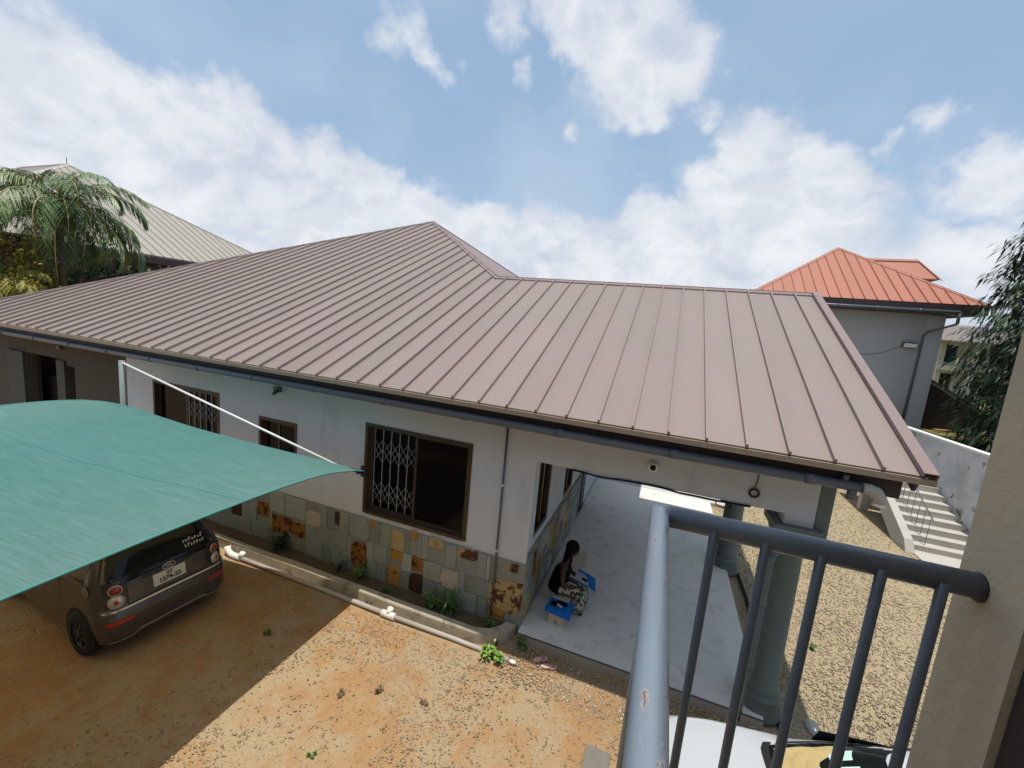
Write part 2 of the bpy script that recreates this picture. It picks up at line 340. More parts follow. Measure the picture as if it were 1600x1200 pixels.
def link(name, me, parent=None, **props):
    o = bpy.data.objects.new(name, me); COL.objects.link(o)
    if parent is not None:
        o.parent = parent; o.matrix_parent_inverse = WORLD_INV(parent)
    for k, v in props.items(): o[k] = v
    return o
def WORLD(o):
    M = o.matrix_basis.copy()
    if o.parent: M = WORLD(o.parent) @ o.matrix_parent_inverse @ M
    return M
def WORLD_INV(o): return WORLD(o).inverted()
def thing(name, label, cat, loc=(0, 0, 0), group=None, rotz=0):
    o = bpy.data.objects.new(name, None); COL.objects.link(o); o.location = loc; o.rotation_euler = (0, 0, rotz)
    o.empty_display_size = .2
    tag(o, label, cat, group); return o
def tag(o, label, cat, group=None):
    o['label'] = label; o['category'] = cat
    if group: o['group'] = group
    return o
def place(o):
    """let a part built in local coordinates ride on its moved parent"""
    o.matrix_parent_inverse = Matrix(); return o

def clip_u(poly, a, b):
    def half(p, f):
        out = []
        for i in range(len(p)):
            q, r = p[i], p[(i + 1) % len(p)]; fq, fr = f(q), f(r)
            if fq >= 0: out.append(q)
            if (fq >= 0) != (fr >= 0):
                t = fq / (fq - fr); out.append((q[0] + t * (r[0] - q[0]), q[1] + t * (r[1] - q[1])))
        return out
    p = half(poly, lambda q: q[0] - a)
    return half(p, lambda q: b - q[0]) if p else p

def roof_panels(parent, O, U, V, poly, sp, u0, m, rw=.032, rh=.048, name='roof_panel', tilt=.004, vis=lambda u: True):
    """standing-seam sheets between u lines, each sheet with its own seam along its left edge"""
    O, U, V = Vector(O), Vector(U).normalized(), Vector(V).normalized(); N = U.cross(V).normalized()
    if N.z < 0: N = -N
    us = [p[0] for p in poly]; k0 = math.floor((min(us) - u0) / sp); k1 = math.ceil((max(us) - u0) / sp)
    for k in range(k0, k1):
        a, b = u0 + k * sp, u0 + (k + 1) * sp
        p = clip_u(poly, a, b)
        if len(p) < 3: continue
        area = abs(sum(p[i][0] * p[(i + 1) % len(p)][1] - p[(i + 1) % len(p)][0] * p[i][1] for i in range(len(p)))) / 2
        if area < .004: continue
        mb = MB(); dz = random.uniform(-tilt, tilt)
        mb.prism([O + U * q[0] + V * q[1] + N * (0 + dz * 0.5) for q in p], -N * .018)
        s_ = clip_u(poly, a + 1e-4, a + rw)
        if len(s_) >= 3:
            v0, v1 = min(q[1] for q in s_), max(q[1] for q in s_)
            if v1 - v0 > .05:
                o = O + U * a + V * (v0 - .012) + N * .0005
                t = .5 * rw * .25
                w = [o, o + U * rw, o + U * (rw - t) + N * rh, o + U * t + N * rh]
                mb.prism(w, V * (v1 - v0))
        mb.build(name, m, parent)

def ridge_cap(parent, a, b, n1, n2, w, m, name='ridge_cap', lift=.03):
    """folded capping along a ridge or hip from a to b; n1, n2 point down the two slopes"""
    a, b = Vector(a), Vector(b); mb = MB()
    for d in (Vector(n1), Vector(n2)):
        d = d.normalized()
        up = Vector((0, 0, 1)) * lift
        mb.prism([a + up, b + up, b + up + d * w, a + up + d * w], (0, 0, -.012))
        mb.prism([a + up + d * w, b + up + d * w, b + up + d * w - Vector((0, 0, lift)), a + up + d * w - Vector((0, 0, lift))], d * .006)
    mb.tube([a + Vector((0, 0, lift)), b + Vector((0, 0, lift))], .014, 6)
    return mb.build(name, m, parent)

def box_holes(x0, x1, z0, z1, holes, y0, y1):
    """wall in the x-z plane with rectangular openings (hx0,hx1,hz0,hz1)"""
    mb = MB(); xs = sorted({x0, x1, *[h[0] for h in holes], *[h[1] for h in holes]})
    for a, b in zip(xs, xs[1:]):
        hs = sorted([h for h in holes if h[0] < b - 1e-6 and h[1] > a + 1e-6], key=lambda h: h[2]); z = z0
        for h in hs:
            if h[2] > z: mb.box(a, y0, z, b, y1, h[2])
            z = h[3]
        if z < z1: mb.box(a, y0, z, b, y1, z1)
    bmesh.ops.remove_doubles(mb.bm, verts=mb.bm.verts[:], dist=1e-5)
    # drop the inner double faces
    seen = {}
    for f in mb.bm.faces[:]:
        k = tuple(sorted(v.index for v in f.verts)) if False else frozenset(f.verts)
        seen.setdefault(k, []).append(f)
    kill = [f for fs in seen.values() if len(fs) > 1 for f in fs]
    if kill: bmesh.ops.delete(mb.bm, geom=kill, context='FACES_ONLY')
    return mb

def np_mesh(name, verts, faces, m, tint=None, parent=None, smooth=False, **props):
    me = bpy.data.meshes.new(name); nv, nf = len(verts), len(faces); k = faces.shape[1]
    me.vertices.add(nv); me.vertices.foreach_set('co', verts.astype(np.float32).ravel())
    me.loops.add(nf * k); me.loops.foreach_set('vertex_index', faces.astype(np.int32).ravel())
    me.polygons.add(nf); me.polygons.foreach_set('loop_start', np.arange(0, nf * k, k, dtype=np.int32)); me.polygons.foreach_set('loop_total', np.full(nf, k, np.int32))
    if tint is not None:
        a = me.attributes.new('tint', 'FLOAT', 'POINT'); a.data.foreach_set('value', tint.astype(np.float32))
    me.update(calc_edges=True); me.materials.append(m)
    return link(name, me, parent, **props)

def text_mesh(name, txt, size, m, M, parent, ext=.003, bold=False, align='CENTER'):
    cu = bpy.data.curves.new(name, 'FONT'); cu.body = txt; cu.size = size; cu.extrude = ext; cu.align_x = align; cu.align_y = 'CENTER'
    cu.resolution_u = 3
    if bold: cu.offset = size * .015
    o = bpy.data.objects.new(name, cu); COL.objects.link(o)
    dg = bpy.context.evaluated_depsgraph_get(); me = bpy.data.meshes.new_from_object(o.evaluated_get(dg))
    bpy.data.objects.remove(o); me.transform(M); me.materials.clear(); me.materials.append(m)
    return link(name, me, parent)

G = -.13
# ------------------------------------------------------------------ ground
def ground():
    xs = np.concatenate([np.linspace(-400, -14, 14), np.linspace(-13, 13, 53), np.linspace(14, 400, 14)])
    ys = np.concatenate([np.linspace(-300, -6, 10), np.linspace(-5, 21, 53), np.linspace(24, 700, 16)])
    X, Y = np.meshgrid(xs, ys); near = (np.abs(X) < 13) & (Y > -5) & (Y < 21)
    Z = G + np.where(near, .012 * np.sin(X * 2.1 + Y) * np.cos(Y * 1.7 - X * .6) - .01, -.012)
    v = np.stack([X, Y, Z], -1).reshape(-1, 3); nx, ny = len(xs), len(ys)
    i = (np.arange(ny - 1)[:, None] * nx + np.arange(nx - 1)[None]).ravel()
    o = np_mesh('ground', v, np.stack([i, i + 1, i + nx + 1, i + nx], 1), ground_material(), kind='structure')
    o.data.polygons.foreach_set('use_smooth', [True] * len(o.data.polygons))
ground()

def scatter_stones(name, n, region, smin, smax, m, sq=.55):
    """many small angular stones as one mass; region(n) gives xy"""
    P = region(n); n = len(P)
    base = np.array([[1, 0, 0], [0, 1, 0], [-1, 0, 0], [0, -1, 0], [0, 0, 1], [0, 0, -.6]], float)
    F = np.array([[0, 1, 4], [1, 2, 4], [2, 3, 4], [3, 0, 4], [1, 0, 5], [2, 1, 5], [3, 2, 5], [0, 3, 5]])
    s = smin * (smax / smin) ** (rng.random(n) ** 1.6)
    V = base[None] * (1 + rng.uniform(-.4, .4, (n, 6, 3))) + rng.uniform(-.22, .22, (n, 6, 3))
    V *= np.stack([s, s * rng.uniform(.55, 1, n), s * sq * rng.uniform(.6, 1.1, n)], 1)[:, None, :]
    a = rng.uniform(0, 2 * PI, n); c, sn = np.cos(a), np.sin(a)
    x = V[..., 0] * c[:, None] - V[..., 1] * sn[:, None]; y = V[..., 0] * sn[:, None] + V[..., 1] * c[:, None]
    V = np.stack([x + P[:, :1], y + P[:, 1:2], V[..., 2] + G + (s * .1)[:, None]], -1).reshape(-1, 3)
    Fa = (F[None] + 6 * np.arange(n)[:, None, None]).reshape(-1, 3)
    t = np.repeat(np.clip(rng.normal(.4, .3, n), 0, 1), 6)
    return np_mesh(name, V, Fa, m, t, kind='stuff')
M_PEB = mat('courtyard_pebble', (.34, .26, .17), .9, .25, 9, tint=(.66, .54, .38), spec=.15)
M_GRAV = mat('tan_gravel_stone', (.27, .225, .15), .9, .25, 9, tint=(.66, .57, .41), spec=.15)
def reg_left(n):
    p = np.stack([rng.uniform(-9, 2.2, n * 2), rng.uniform(1.2, 6.0, n * 2)], 1)
    d = .25 + .75 * (np.sin(p[:, 0] * 1.3 + 1.1 * np.sin(p[:, 1] * .9)) * np.cos(p[:, 1] * 1.6 + .7 * p[:, 0]) > -.15)
    p = p[rng.random(len(p)) < d * np.where(p[:, 0] < -4.6, .35, 1)]
    ok = ~((p[:, 1] > 5.35) & (p[:, 0] < -1.7)) & ~((p[:, 1] > 5.9))
    return p[ok]
def reg_right(n):
    r = rng.random(n); y = 3.0 + 16 * r ** 1.35; x = 2.0 + rng.random(n) * (2.5 + .33 * y)
    return np.stack([x, y], 1)
def reg_strip(n): return np.stack([rng.uniform(-1.7, 2.4, n), rng.uniform(5.15, 5.93, n)], 1)
scatter_stones('courtyard_pebbles', 22000, reg_left, .005, .021, M_PEB, .30)
scatter_stones('tan_gravel', 70000, reg_right, .009, .027, M_GRAV, .42)
scatter_stones('porch_edge_gravel', 2600, reg_strip, .010, .030, M_PEB)

# ------------------------------------------------------------------ bungalow
H_RY, H_RZ, H_M = 10.42, 3.815 + .46 * 5.02, .46
EY, EZ = 5.40, 3.815
APX, APY = -10.47, 16.82; APZ = EZ + H_M * (APY - EY)
RLX = -4.43; RLY = H_RY; VX = 2.70; CLX = -19.25
WY = 6.13

def bungalow():
    h = thing('bungalow', 'grey bungalow with brown standing seam roof, stone clad base and open side porch', 'house', (0, WY, G))
    sl = math.hypot(1, H_M); V = (0, 1, H_M)
    # roof ------------------------------------------------ underlay sheet first, panels on it
    def vv(y): return (y - EY) * sl
    front = [(CLX, 0), (VX, 0), (VX, vv(H_RY)), (RLX, vv(H_RY)), (APX, vv(APY))]
    mb = MB()
    mb.prism([Vector((u, EY + v / sl + .01, EZ + H_M * v / sl - .05)) for u, v in front], (0, 0, -.04))
    rxe = -1.72
    b1 = lambda x, y: Vector((x, y, APZ - .545 * (x - APX) - .0547 * (y - APY)))
    xs = RLX + 1.71
    mb.prism([b1(APX, APY), b1(RLX, H_RY), b1(xs, H_RY + 2.3), b1(rxe, H_RY + 2.3), b1(rxe, APY + (rxe - APX))], (0, 0, -.05))
    mb.prism([Vector((VX, H_RY, H_RZ)), Vector((VX, H_RY + 2.3, H_RZ - H_M * 2.3)), Vector((xs, H_RY + 2.3, H_RZ - H_M * 2.3)), Vector((RLX, H_RY, H_RZ))], (0, 0, -.05))
    bk = APY + (APY - EY)
    mb.prism([Vector((APX, APY, APZ)), b1(rxe, APY + rxe - APX), Vector((CLX, bk, EZ))], (0, 0, -.05))
    mb.prism([Vector((APX, APY, APZ)), Vector((CLX, bk, EZ)), Vector((CLX, EY, EZ))], (0, 0, -.05))
    roof = mb.build('roof', M_CAP, h)
    roof_panels(roof, (0, EY, EZ), (1, 0, 0), V, front, .43, 2.29, M_ROOF)
    dn = (0, -1, -H_M); rt = (1, 0, -H_M); bkd = (0, 1, -H_M); lt = Vector((-1, 0, -(APZ - EZ) / (APX - CLX)))
    ridge_cap(roof, (RLX, H_RY, H_RZ), (VX + .02, H_RY, H_RZ), dn, bkd, .13, M_CAP)
    ridge_cap(roof, (APX, APY, APZ), (RLX, H_RY, H_RZ), dn, rt, .16, M_CAP)
    ridge_cap(roof, (APX, APY, APZ), (CLX, EY, EZ), dn, lt, .17, M_CAP)
    ridge_cap(roof, (APX, APY, APZ), b1(rxe, APY + rxe - APX), rt, bkd, .07, M_CAP)
    # verge flashing at the gable end
    mb = MB(); n = Vector((0, -H_M, 1)).normalized(); v = Vector(V).normalized(); L = vv(H_RY)
    o = Vector((VX - .15, EY - .03, EZ)) + n * .048
    mb.obox(o + Vector((.07, 0, 0)), (.125, 0, 0), v * (L + .03), n * .008)
    mb.obox(Vector((VX - .08, EY - .03, EZ)) + n * .002, (.012, 0, 0), v * L, n * .046)
    mb.obox(Vector((VX + .042, EY - .03, EZ)) - n * .10, (.010, 0, 0), v * (L + .03), n * .148)
    mb.build('verge_flashing', M_CAP, roof)
    mb = MB(); mb.obox(Vector((VX - .06, EY + .06, EZ - .05)) - n * .17, (.03, 0, 0), v * (L - .1), n * .17); mb.build('barge_board', M_FASCIA, roof)
    # eave: drip edge, fascia, soffit, gutter pipe
    mb = MB(); mb.box(CLX, EY - .035, EZ - .052, VX + .05, EY + .02, EZ - .020); mb.box(CLX, EY - .035, EZ - .085, VX + .05, EY - .028, EZ - .052); mb.build('drip_edge', M_DRIP, roof)
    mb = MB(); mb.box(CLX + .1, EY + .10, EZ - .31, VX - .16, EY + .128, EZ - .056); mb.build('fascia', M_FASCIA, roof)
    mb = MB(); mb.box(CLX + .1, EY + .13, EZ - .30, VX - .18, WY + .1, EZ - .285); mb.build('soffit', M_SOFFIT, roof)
    mb = MB(); gz, gy = EZ - .245, EY + .040
    mb.tube([(CLX + .2, gy, gz), (2.20, gy, gz - .0)], .054, 14)
    for x in np.arange(-18.6, 2.3, 1.45): mb.tube([(x - .05, gy, gz), (x + .05, gy, gz)], .0605, 14)
    mb.tube([(2.02, gy, gz + .05), (2.02, gy, gz + .12)], .03, 8)
    g = mb.build('gutter_pipe', M_PIPE, h)
    mb = MB(); mb.tube([(2.18, gy, gz), (2.25, gy, gz), (2.31, gy, gz - .02), (2.345, gy, gz - .07), (2.35, gy, gz - .13)], .062, 14); mb.build('elbow', M_PIPE_L, g)
    mb = MB(); mb.tube([(2.35, gy, gz - .13), (2.35, gy, gz - .17)], .056, 14); mb.build('spout', M_PVC, g)

    # walls ------------------------------------------------
    holes = [(-4.98, -2.79, 1.20, 2.94), (-7.68, -6.65, 1.75, 2.62), (-11.08, -8.86, 1.2, 2.92)]
    w = box_holes(-12.07, -1.68, G - .1, 3.53, holes, WY, WY + .2).build('wall', M_WALL, h)
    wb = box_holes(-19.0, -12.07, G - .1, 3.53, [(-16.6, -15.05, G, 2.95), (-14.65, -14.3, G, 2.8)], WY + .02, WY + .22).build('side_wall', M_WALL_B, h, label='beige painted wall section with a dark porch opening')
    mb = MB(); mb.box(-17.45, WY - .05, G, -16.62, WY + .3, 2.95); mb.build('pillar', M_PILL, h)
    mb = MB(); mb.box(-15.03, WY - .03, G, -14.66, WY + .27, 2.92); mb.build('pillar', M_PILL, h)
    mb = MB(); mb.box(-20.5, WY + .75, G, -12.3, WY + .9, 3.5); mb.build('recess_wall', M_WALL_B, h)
    d = MB().box(-17.3, WY + .5, G, -16.1, WY + .74, 2.25).build('dark_box', M_DARK, h)  # plain near-black box added for the dark shape inside the opening
    # porch side wall facing +x
    mb = MB()
    ys = [(WY + .2, 6.42), (7.30, 8.58), (9.50, 10.75)]
    zt = 3.53
    for a, b in ys: mb.box(-1.88, a, G, -1.682, b, zt)
    for a, b, zs in ((6.42, 7.30, 1.42), (8.58, 9.50, 1.30)): mb.box(-1.88, a, G, -1.682, b, zs); mb.box(-1.88, a, 2.85, -1.682, b, zt)
    mb.box(-1.88, 10.75, 2.5, -1.682, 11.65, zt); mb.box(-1.88, 11.65, G, -1.682, 18, zt)
    pw = mb.build('porch_wall', M_WALL, h)
    for a, b, zs in ((6.42, 7.30, 1.42), (8.58, 9.50, 1.30)):
        f = MB(); t = .06
        f.box(-1.84, a, zs, -1.70, a + t, 2.85); f.box(-1.84, b - t, zs, -1.70, b, 2.85); f.box(-1.84, a + t, zs, -1.70, b - t, zs + t); f.box(-1.84, a + t, 2.79, -1.70, b - t, 2.85); f.box(-1.83, (a + b) / 2 - .03, zs + t, -1.72, (a + b) / 2 + .03, 2.79)
        fo = f.build('window_frame', M_BRONZE, h)
        MB().box(-1.79, a + t, zs + t, -1.78, b - t, 2.79).build('pane', M_GLASS, fo)
    fo = MB().box(-1.83, 10.75, 0, -1.76, 11.65, 2.5).build('door', M_DARK, h)
    # porch beams, ceiling, gable infill
    mb = MB(); mb.box(-1.68, WY, 2.87, 1.72, WY + .2, 3.53); mb.build('porch_beam', M_WALL, h)
    mb = MB(); mb.box(1.72, WY + .001, 2.74, 2.05, WY + .30, 3.53); mb.box(1.75, WY + .30, 2.87, 2.02, 12.8, 3.53); mb.build('porch_side_beam', M_WALL, h)
    mb = MB(); mb.box(-1.68, WY + .2, 3.40, 1.75, 12.8, 3.45); mb.box(-1.68, 12.81, 3.40, -.05, 18, 3.45); mb.build('porch_ceiling_and_sun_block', M_SOFFIT, h)  # second box is added, unseen, to keep sun off the left rear floor
    mb = MB(); mb.prism([(1.8, WY, 3.535), (1.8, 12.7, 3.535), (1.8, 12.7, 4.9), (1.8, H_RY, H_RZ - .12), (1.8, WY, EZ + H_M * (WY - EY) - .12)], (.2, 0, 0)); mb.build('gable_wall', M_WALL, h)
    # columns
    for cy in (6.32, 10.15):
        prof = [(.30, 0), (.30, .10), (.255, .12), (.275, .16), (.275, .20), (.225, .24), (.24, .27), (.205, .31), (.195, 1.2), (.185, 2.30), (.215, 2.33), (.215, 2.38), (.19, 2.40), (.235, 2.50), (.27, 2.60), (.27, 2.64)]
        mb = MB(); mb.lathe([(r, z + G) for r, z in [(.31, 0), (.31, .06)]] + [(r, z) for r, z in prof[2:]], 1.88, cy, 28)
        mb.box(1.60, cy - .28, 2.64, 2.16, cy + .28, 2.735); mb.build('column', M_COLUMN, h)
    # downpipes
    mb = MB(); x0, y0 = 1.655, 6.09
    mb.tube([(1.80, 6.12, 2.36), (1.70, 6.08, 2.34), (1.655, 6.07, 2.26), (1.655, 6.07, .55), (1.62, 6.04, .42), (1.60, 5.98, .20), (1.60, 5.98, G)], .036, 10)
    for z in (2.2, 1.55, .6): mb.tube([(x0, 6.07, z), (x0, 6.07, z + .09)], .043, 10)
    mb.build('downpipe', M_COLUMN, h)
    mb = MB(); mb.tube([(2.10, gy, gz - .04), (2.10, gy, gz - .14)], .045, 10); mb.build('downpipe', M_PIPE, h)
    MB().box(2.052, WY + .0, 2.50, 2.22, WY + .2, 3.53, .02).build('pilaster', M_COLUMN, h)
    mb = MB(); mb.tube([(-2.20, WY - .03, 3.46), (-2.20, WY - .03, 1.15), (-2.19, WY - .06, .9), (-2.19, WY - .06, G)], .018, 8); c = mb.build('conduit', M_PIPE, h)
    for z in (3.42, 2.35, 1.2):
        mb = MB(); mb.tube([(-2.20, WY - .03, z), (-2.20, WY - .03, z + (.12 if z > 3 else .035))], .023, 8); mb.build('clip', M_PVC, c)
    # small fittings
    mb = MB(); mb.ell((.04, WY - .035, 3.155), (.075, .03, .075)); f = mb.build('security_camera', M_PVC, h); MB().ell((.04, WY - .072, 3.15), (.04, .035, .04)).build('lens', M_DARK, f)
    mb = MB(); mb.box(-7.22, WY - .07, 3.20, -7.06, WY, 3.30); mb.tube([(-7.1, WY - .07, 3.23), (-7.05, WY - .2, 3.19)], .035, 8); f = mb.build('security_camera', M_PIPE, h)
    MB().box(-14.88, WY - .06, 3.22, -14.76, WY + .02, 3.30).build('sensor', M_PIPE, h)
    mb = MB(); mb.tube([(1.345, WY - .01, 3.50), (1.35, WY - .015, 3.3), (1.33, WY - .02, 3.12)], .006, 6)
    mb.tube([(1.33 + .055 * math.sin(t), WY - .02, 3.06 + .055 * math.cos(t)) for t in np.linspace(0, 2 * PI, 15)], .013, 6); mb.build('cable_coil', M_DARK, h)
    mb = MB(); mb.tube([(-1.1 + i * .22, WY - .012, 2.862 - .012 * math.sin(i * .9) - .012 * (i % 5 == 2)) for i in range(12)], .016, 6)
    mb.tube([(1.0 + .1 * math.cos(t), WY - .012, 2.82 + .05 * math.sin(t)) for t in np.linspace(0, 2 * PI, 11)], .008, 6); mb.build('hanging_cable', M_DARK, h)

    # windows ------------------------------------------------
    def window(x0, x1, z0, z1, gate=None, mid=True):
        f = MB(); t = .06; ya, yb = WY + .035, WY + .15
        f.box(x0, ya - .05, z0, x0 + t, yb, z1); f.box(x1 - t, ya - .05, z0, x1, yb, z1); f.box(x0 + t, ya - .05, z1 - t, x1 - t, yb, z1); f.box(x0 + t, ya - .07, z0, x1 - t, yb, z0 + t)
        xm = (x0 + x1) / 2
        fr = f.build('window', M_BRONZE, h)
        for (a, b, yy) in ((x0 + t, xm + .05, .04), (xm - .05, x1 - t, .0)):
            s = MB(); k = .05; y = ya + .012 + yy
            s.box(a, y, z0 + t, a + k, y + .035, z1 - t); s.box(b - k, y, z0 + t, b, y + .035, z1 - t); s.box(a + k, y, z0 + t, b - k, y + .035, z0 + t + k); s.box(a + k, y, z1 - t - k, b - k, y + .035, z1 - t)
            s.build('sash', M_BRONZE, fr)
            if gate != (a < xm - .2 and 'L' or 'R') or yy == 0:
                MB().box(a + k, y + .012, z0 + t + k, b - k, y + .018, z1 - t - k).build('pane', M_GLASS, fr)
            else:
                MB().box(a + k, y + .075, z0 + t + k, b - k, y + .08, z1 - t - k).build('pane', M_GLASS, fr)
        if gate:
            a, b = (x0 + t + .07, xm - .06) if gate == 'L' else (xm + .06, x1 - t - .05)
            y = ya + (.075 if gate == 'L' else .03) - (.0 if gate == 'L' else .03); nb = max(3, int((b - a) / .17)); g = MB(); zz0, zz1 = z0 + t + .04, z1 - t - .03
            xs = [a + (b - a) * i / nb for i in range(nb + 1)]
            for x in xs: g.box(x - .006, y, zz0, x + .006, y + .010, zz1)
            hgt = zz1 - zz0
            for zc in (zz0 + hgt * .20, zz0 + hgt * .72):
                for xa, xb in zip(xs, xs[1:]):
                    for dz in (-.085, .085):
                        for q in (1, -1):
                            g.tube([(xa, y - .004, zc + dz - .13 * q), (xb, y - .004, zc + dz + .13 * q)], .0042, 5)
            g.build('security_gate', M_BARS, fr)
        MB().box(x0 - .02, WY + .17, z0, x1 + .02, WY + .18, z1).build('dark_backing', M_DARK, fr)  # near-black sheet in place of a modelled room interior
    window(-4.98, -2.79, 1.20, 2.94, 'L'); window(-7.68, -6.65, 1.75, 2.62); window(-11.08, -8.86, 1.2, 2.92, 'R')
    # stone cladding ------------------------------------------------
    SP = [(-5.0, .30, 'rust', .36, .50), (-4.12, .85, 'buff', .28, .36), (-4.15, .56, 'orange', .26, .18), (-3.69, .52, 'rust', .24, .30), (-3.70, .13, 'brown', .27, .36), (-3.03, .43, 'spotted', .34, .36), (-3.8, 1.06, 'orange', .16, .14),
          (-7.0, .40, 'rust', .5, .34), (-6.55, .40, 'rust', .4, .32), (-6.15, .76, 'spotted', .38, .28), (-1.98, .45, 'patch', .60, .62), (-2.72, 1.0, 'patch', .40, .2), (-2.12, .10, 'orange', .3, .22), (-3.35, 1.03, 'buff', .30, .16), (-4.72, 1.03, 'orange', .1, .12), (-1.86, 1.0, 'rust', .13, .14), (-5.55, .92, 'brown', .13, .26), (-7.5, .62, 'rust', .34, .3), (-8.3, .45, 'brown', .3, .4)]
    backing = MB().box(-12.07, WY - .022, G, -1.66, WY, 1.10).build('stone_cladding', M_MORTAR, h)
    def poly_stone(parent, cx, cz, w, hh, m, frame, odd=False):
        n = 6 if odd else random.choice((4, 4, 5, 6)); p = []
        c = [(-.5, -.5), (.5, -.5), (.5, .5), (-.5, .5)]
        for i, (a, b) in enumerate(c):
            if n > 4 and random.random() < (.5 if odd else .22):
                k = random.uniform(.12, .3); a2, b2 = c[(i + 1) % 4]; a0, b0 = c[i - 1]
                p += [(a + (a0 - a) * k, b + (b0 - b) * k), (a + (a2 - a) * k, b + (b2 - b) * k)]
            else: p.append((a, b))
        jt = .075 if odd else .035
        p = [((a + random.uniform(-jt, jt)) * w + cx, (b + random.uniform(-jt, jt)) * hh + cz) for a, b in p]
        th = random.uniform(.012, .028); O, U, N = frame
        mb = MB(); mb.prism([O + U * a + Vector((0, 0, b)) + N * .0 for a, b in p], N * th)
        top = [f for f in mb.bm.faces if f.normal.dot(N) > .9]
        bmesh.ops.bevel(mb.bm, geom=list({e for f in top for e in f.edges}), offset=.006, segments=1, affect='EDGES')
        mb.build('stone', m, parent)
    def clad(parent, u0, u1, z0, z1, frame, specials, rows):
        for (cx, cz, k, w, hh) in specials: poly_stone(parent, cx, cz, w, hh, STONE[k], frame, True)
        hs = [random.uniform(.85, 1.15) for _ in range(rows)]; tot = sum(hs); z = z0
        for r in range(rows):
            hh = (z1 - z0) * hs[r] / tot; u = u0 - random.uniform(0, .15)
            while u < u1 - .02:
                w = min(random.choice((random.uniform(.18, .3), random.uniform(.32, .66))), u1 - u)
                if u1 - (u + w) < .08: w = u1 - u
                a, b = max(u, u0), u + w
                # give way to the special stones: trim in u, else skip
                segs = [(a, b)]
                for (cx, cz, k, sw, sh) in specials:
                    if abs(cz - (z + hh / 2)) < (sh + hh) / 2 - .05:
                        ns = []
                        for (p, q) in segs:
                            l, rr = cx - sw / 2, cx + sw / 2
                            if q <= l or p >= rr: ns.append((p, q)); continue
                            if l - p > .07: ns.append((p, l))
                            if q - rr > .07: ns.append((rr, q))
                        segs = ns
                for p, q in segs:
                    m = random.choice(STONE['slate'][:2] + STONE['slate']) if random.random() > .015 else STONE[random.choice(('buff', 'orange', 'rust', 'spotted'))]
                    poly_stone(parent, (p + q) / 2, z + hh / 2, (q - p) - .009, hh - .009, m, frame)
                u += w
            z += hh
    clad(backing, -9.3, -1.665, G + .06, 1.09, (Vector((0, WY - .022, 0)), Vector((1, 0, 0)), Vector((0, -1, 0))), SP, 3)
    b2 = MB(); b2.box(-1.682, WY, 0, -1.664, 8.58, 1.29); b2.box(-1.682, 8.58, 0, -1.664, 10.7, 1.25)
    b2 = b2.build('stone_cladding', M_MORTAR, h)
    SP2 = [(6.55, .9, 'rust', .2, .42), (6.9, .55, 'orange', .22, .5), (7.5, .95, 'buff', .24, .5), (8.0, .7, 'orange', .3, .6), (8.9, .8, 'buff', .4, .7), (6.3, .25, 'buff', .25, .45)]
    clad(b2, WY + .01, 10.65, .02, 1.24, (Vector((-1.664, 0, 0)), Vector((0, 1, 0)), Vector((1, 0, 0))), SP2, 3)
    # porch floor
    mb = MB(); mb.box(-1.66, 5.975, G - .05, 1.90, 14.0, 0.0); f = mb.build('porch_floor', M_TILE, h)
    mb = MB(); mb.box(-1.66, 5.955, G - .05, 1.90, 5.974, -.016); mb.build('step_riser', M_TILE_E, f)
    mb = MB(); mb.box(-1.66, 5.95, -.014, 1.90, 5.972, -.004); mb.build('nosing', M_NOSE, f)
    return h
bungalow()

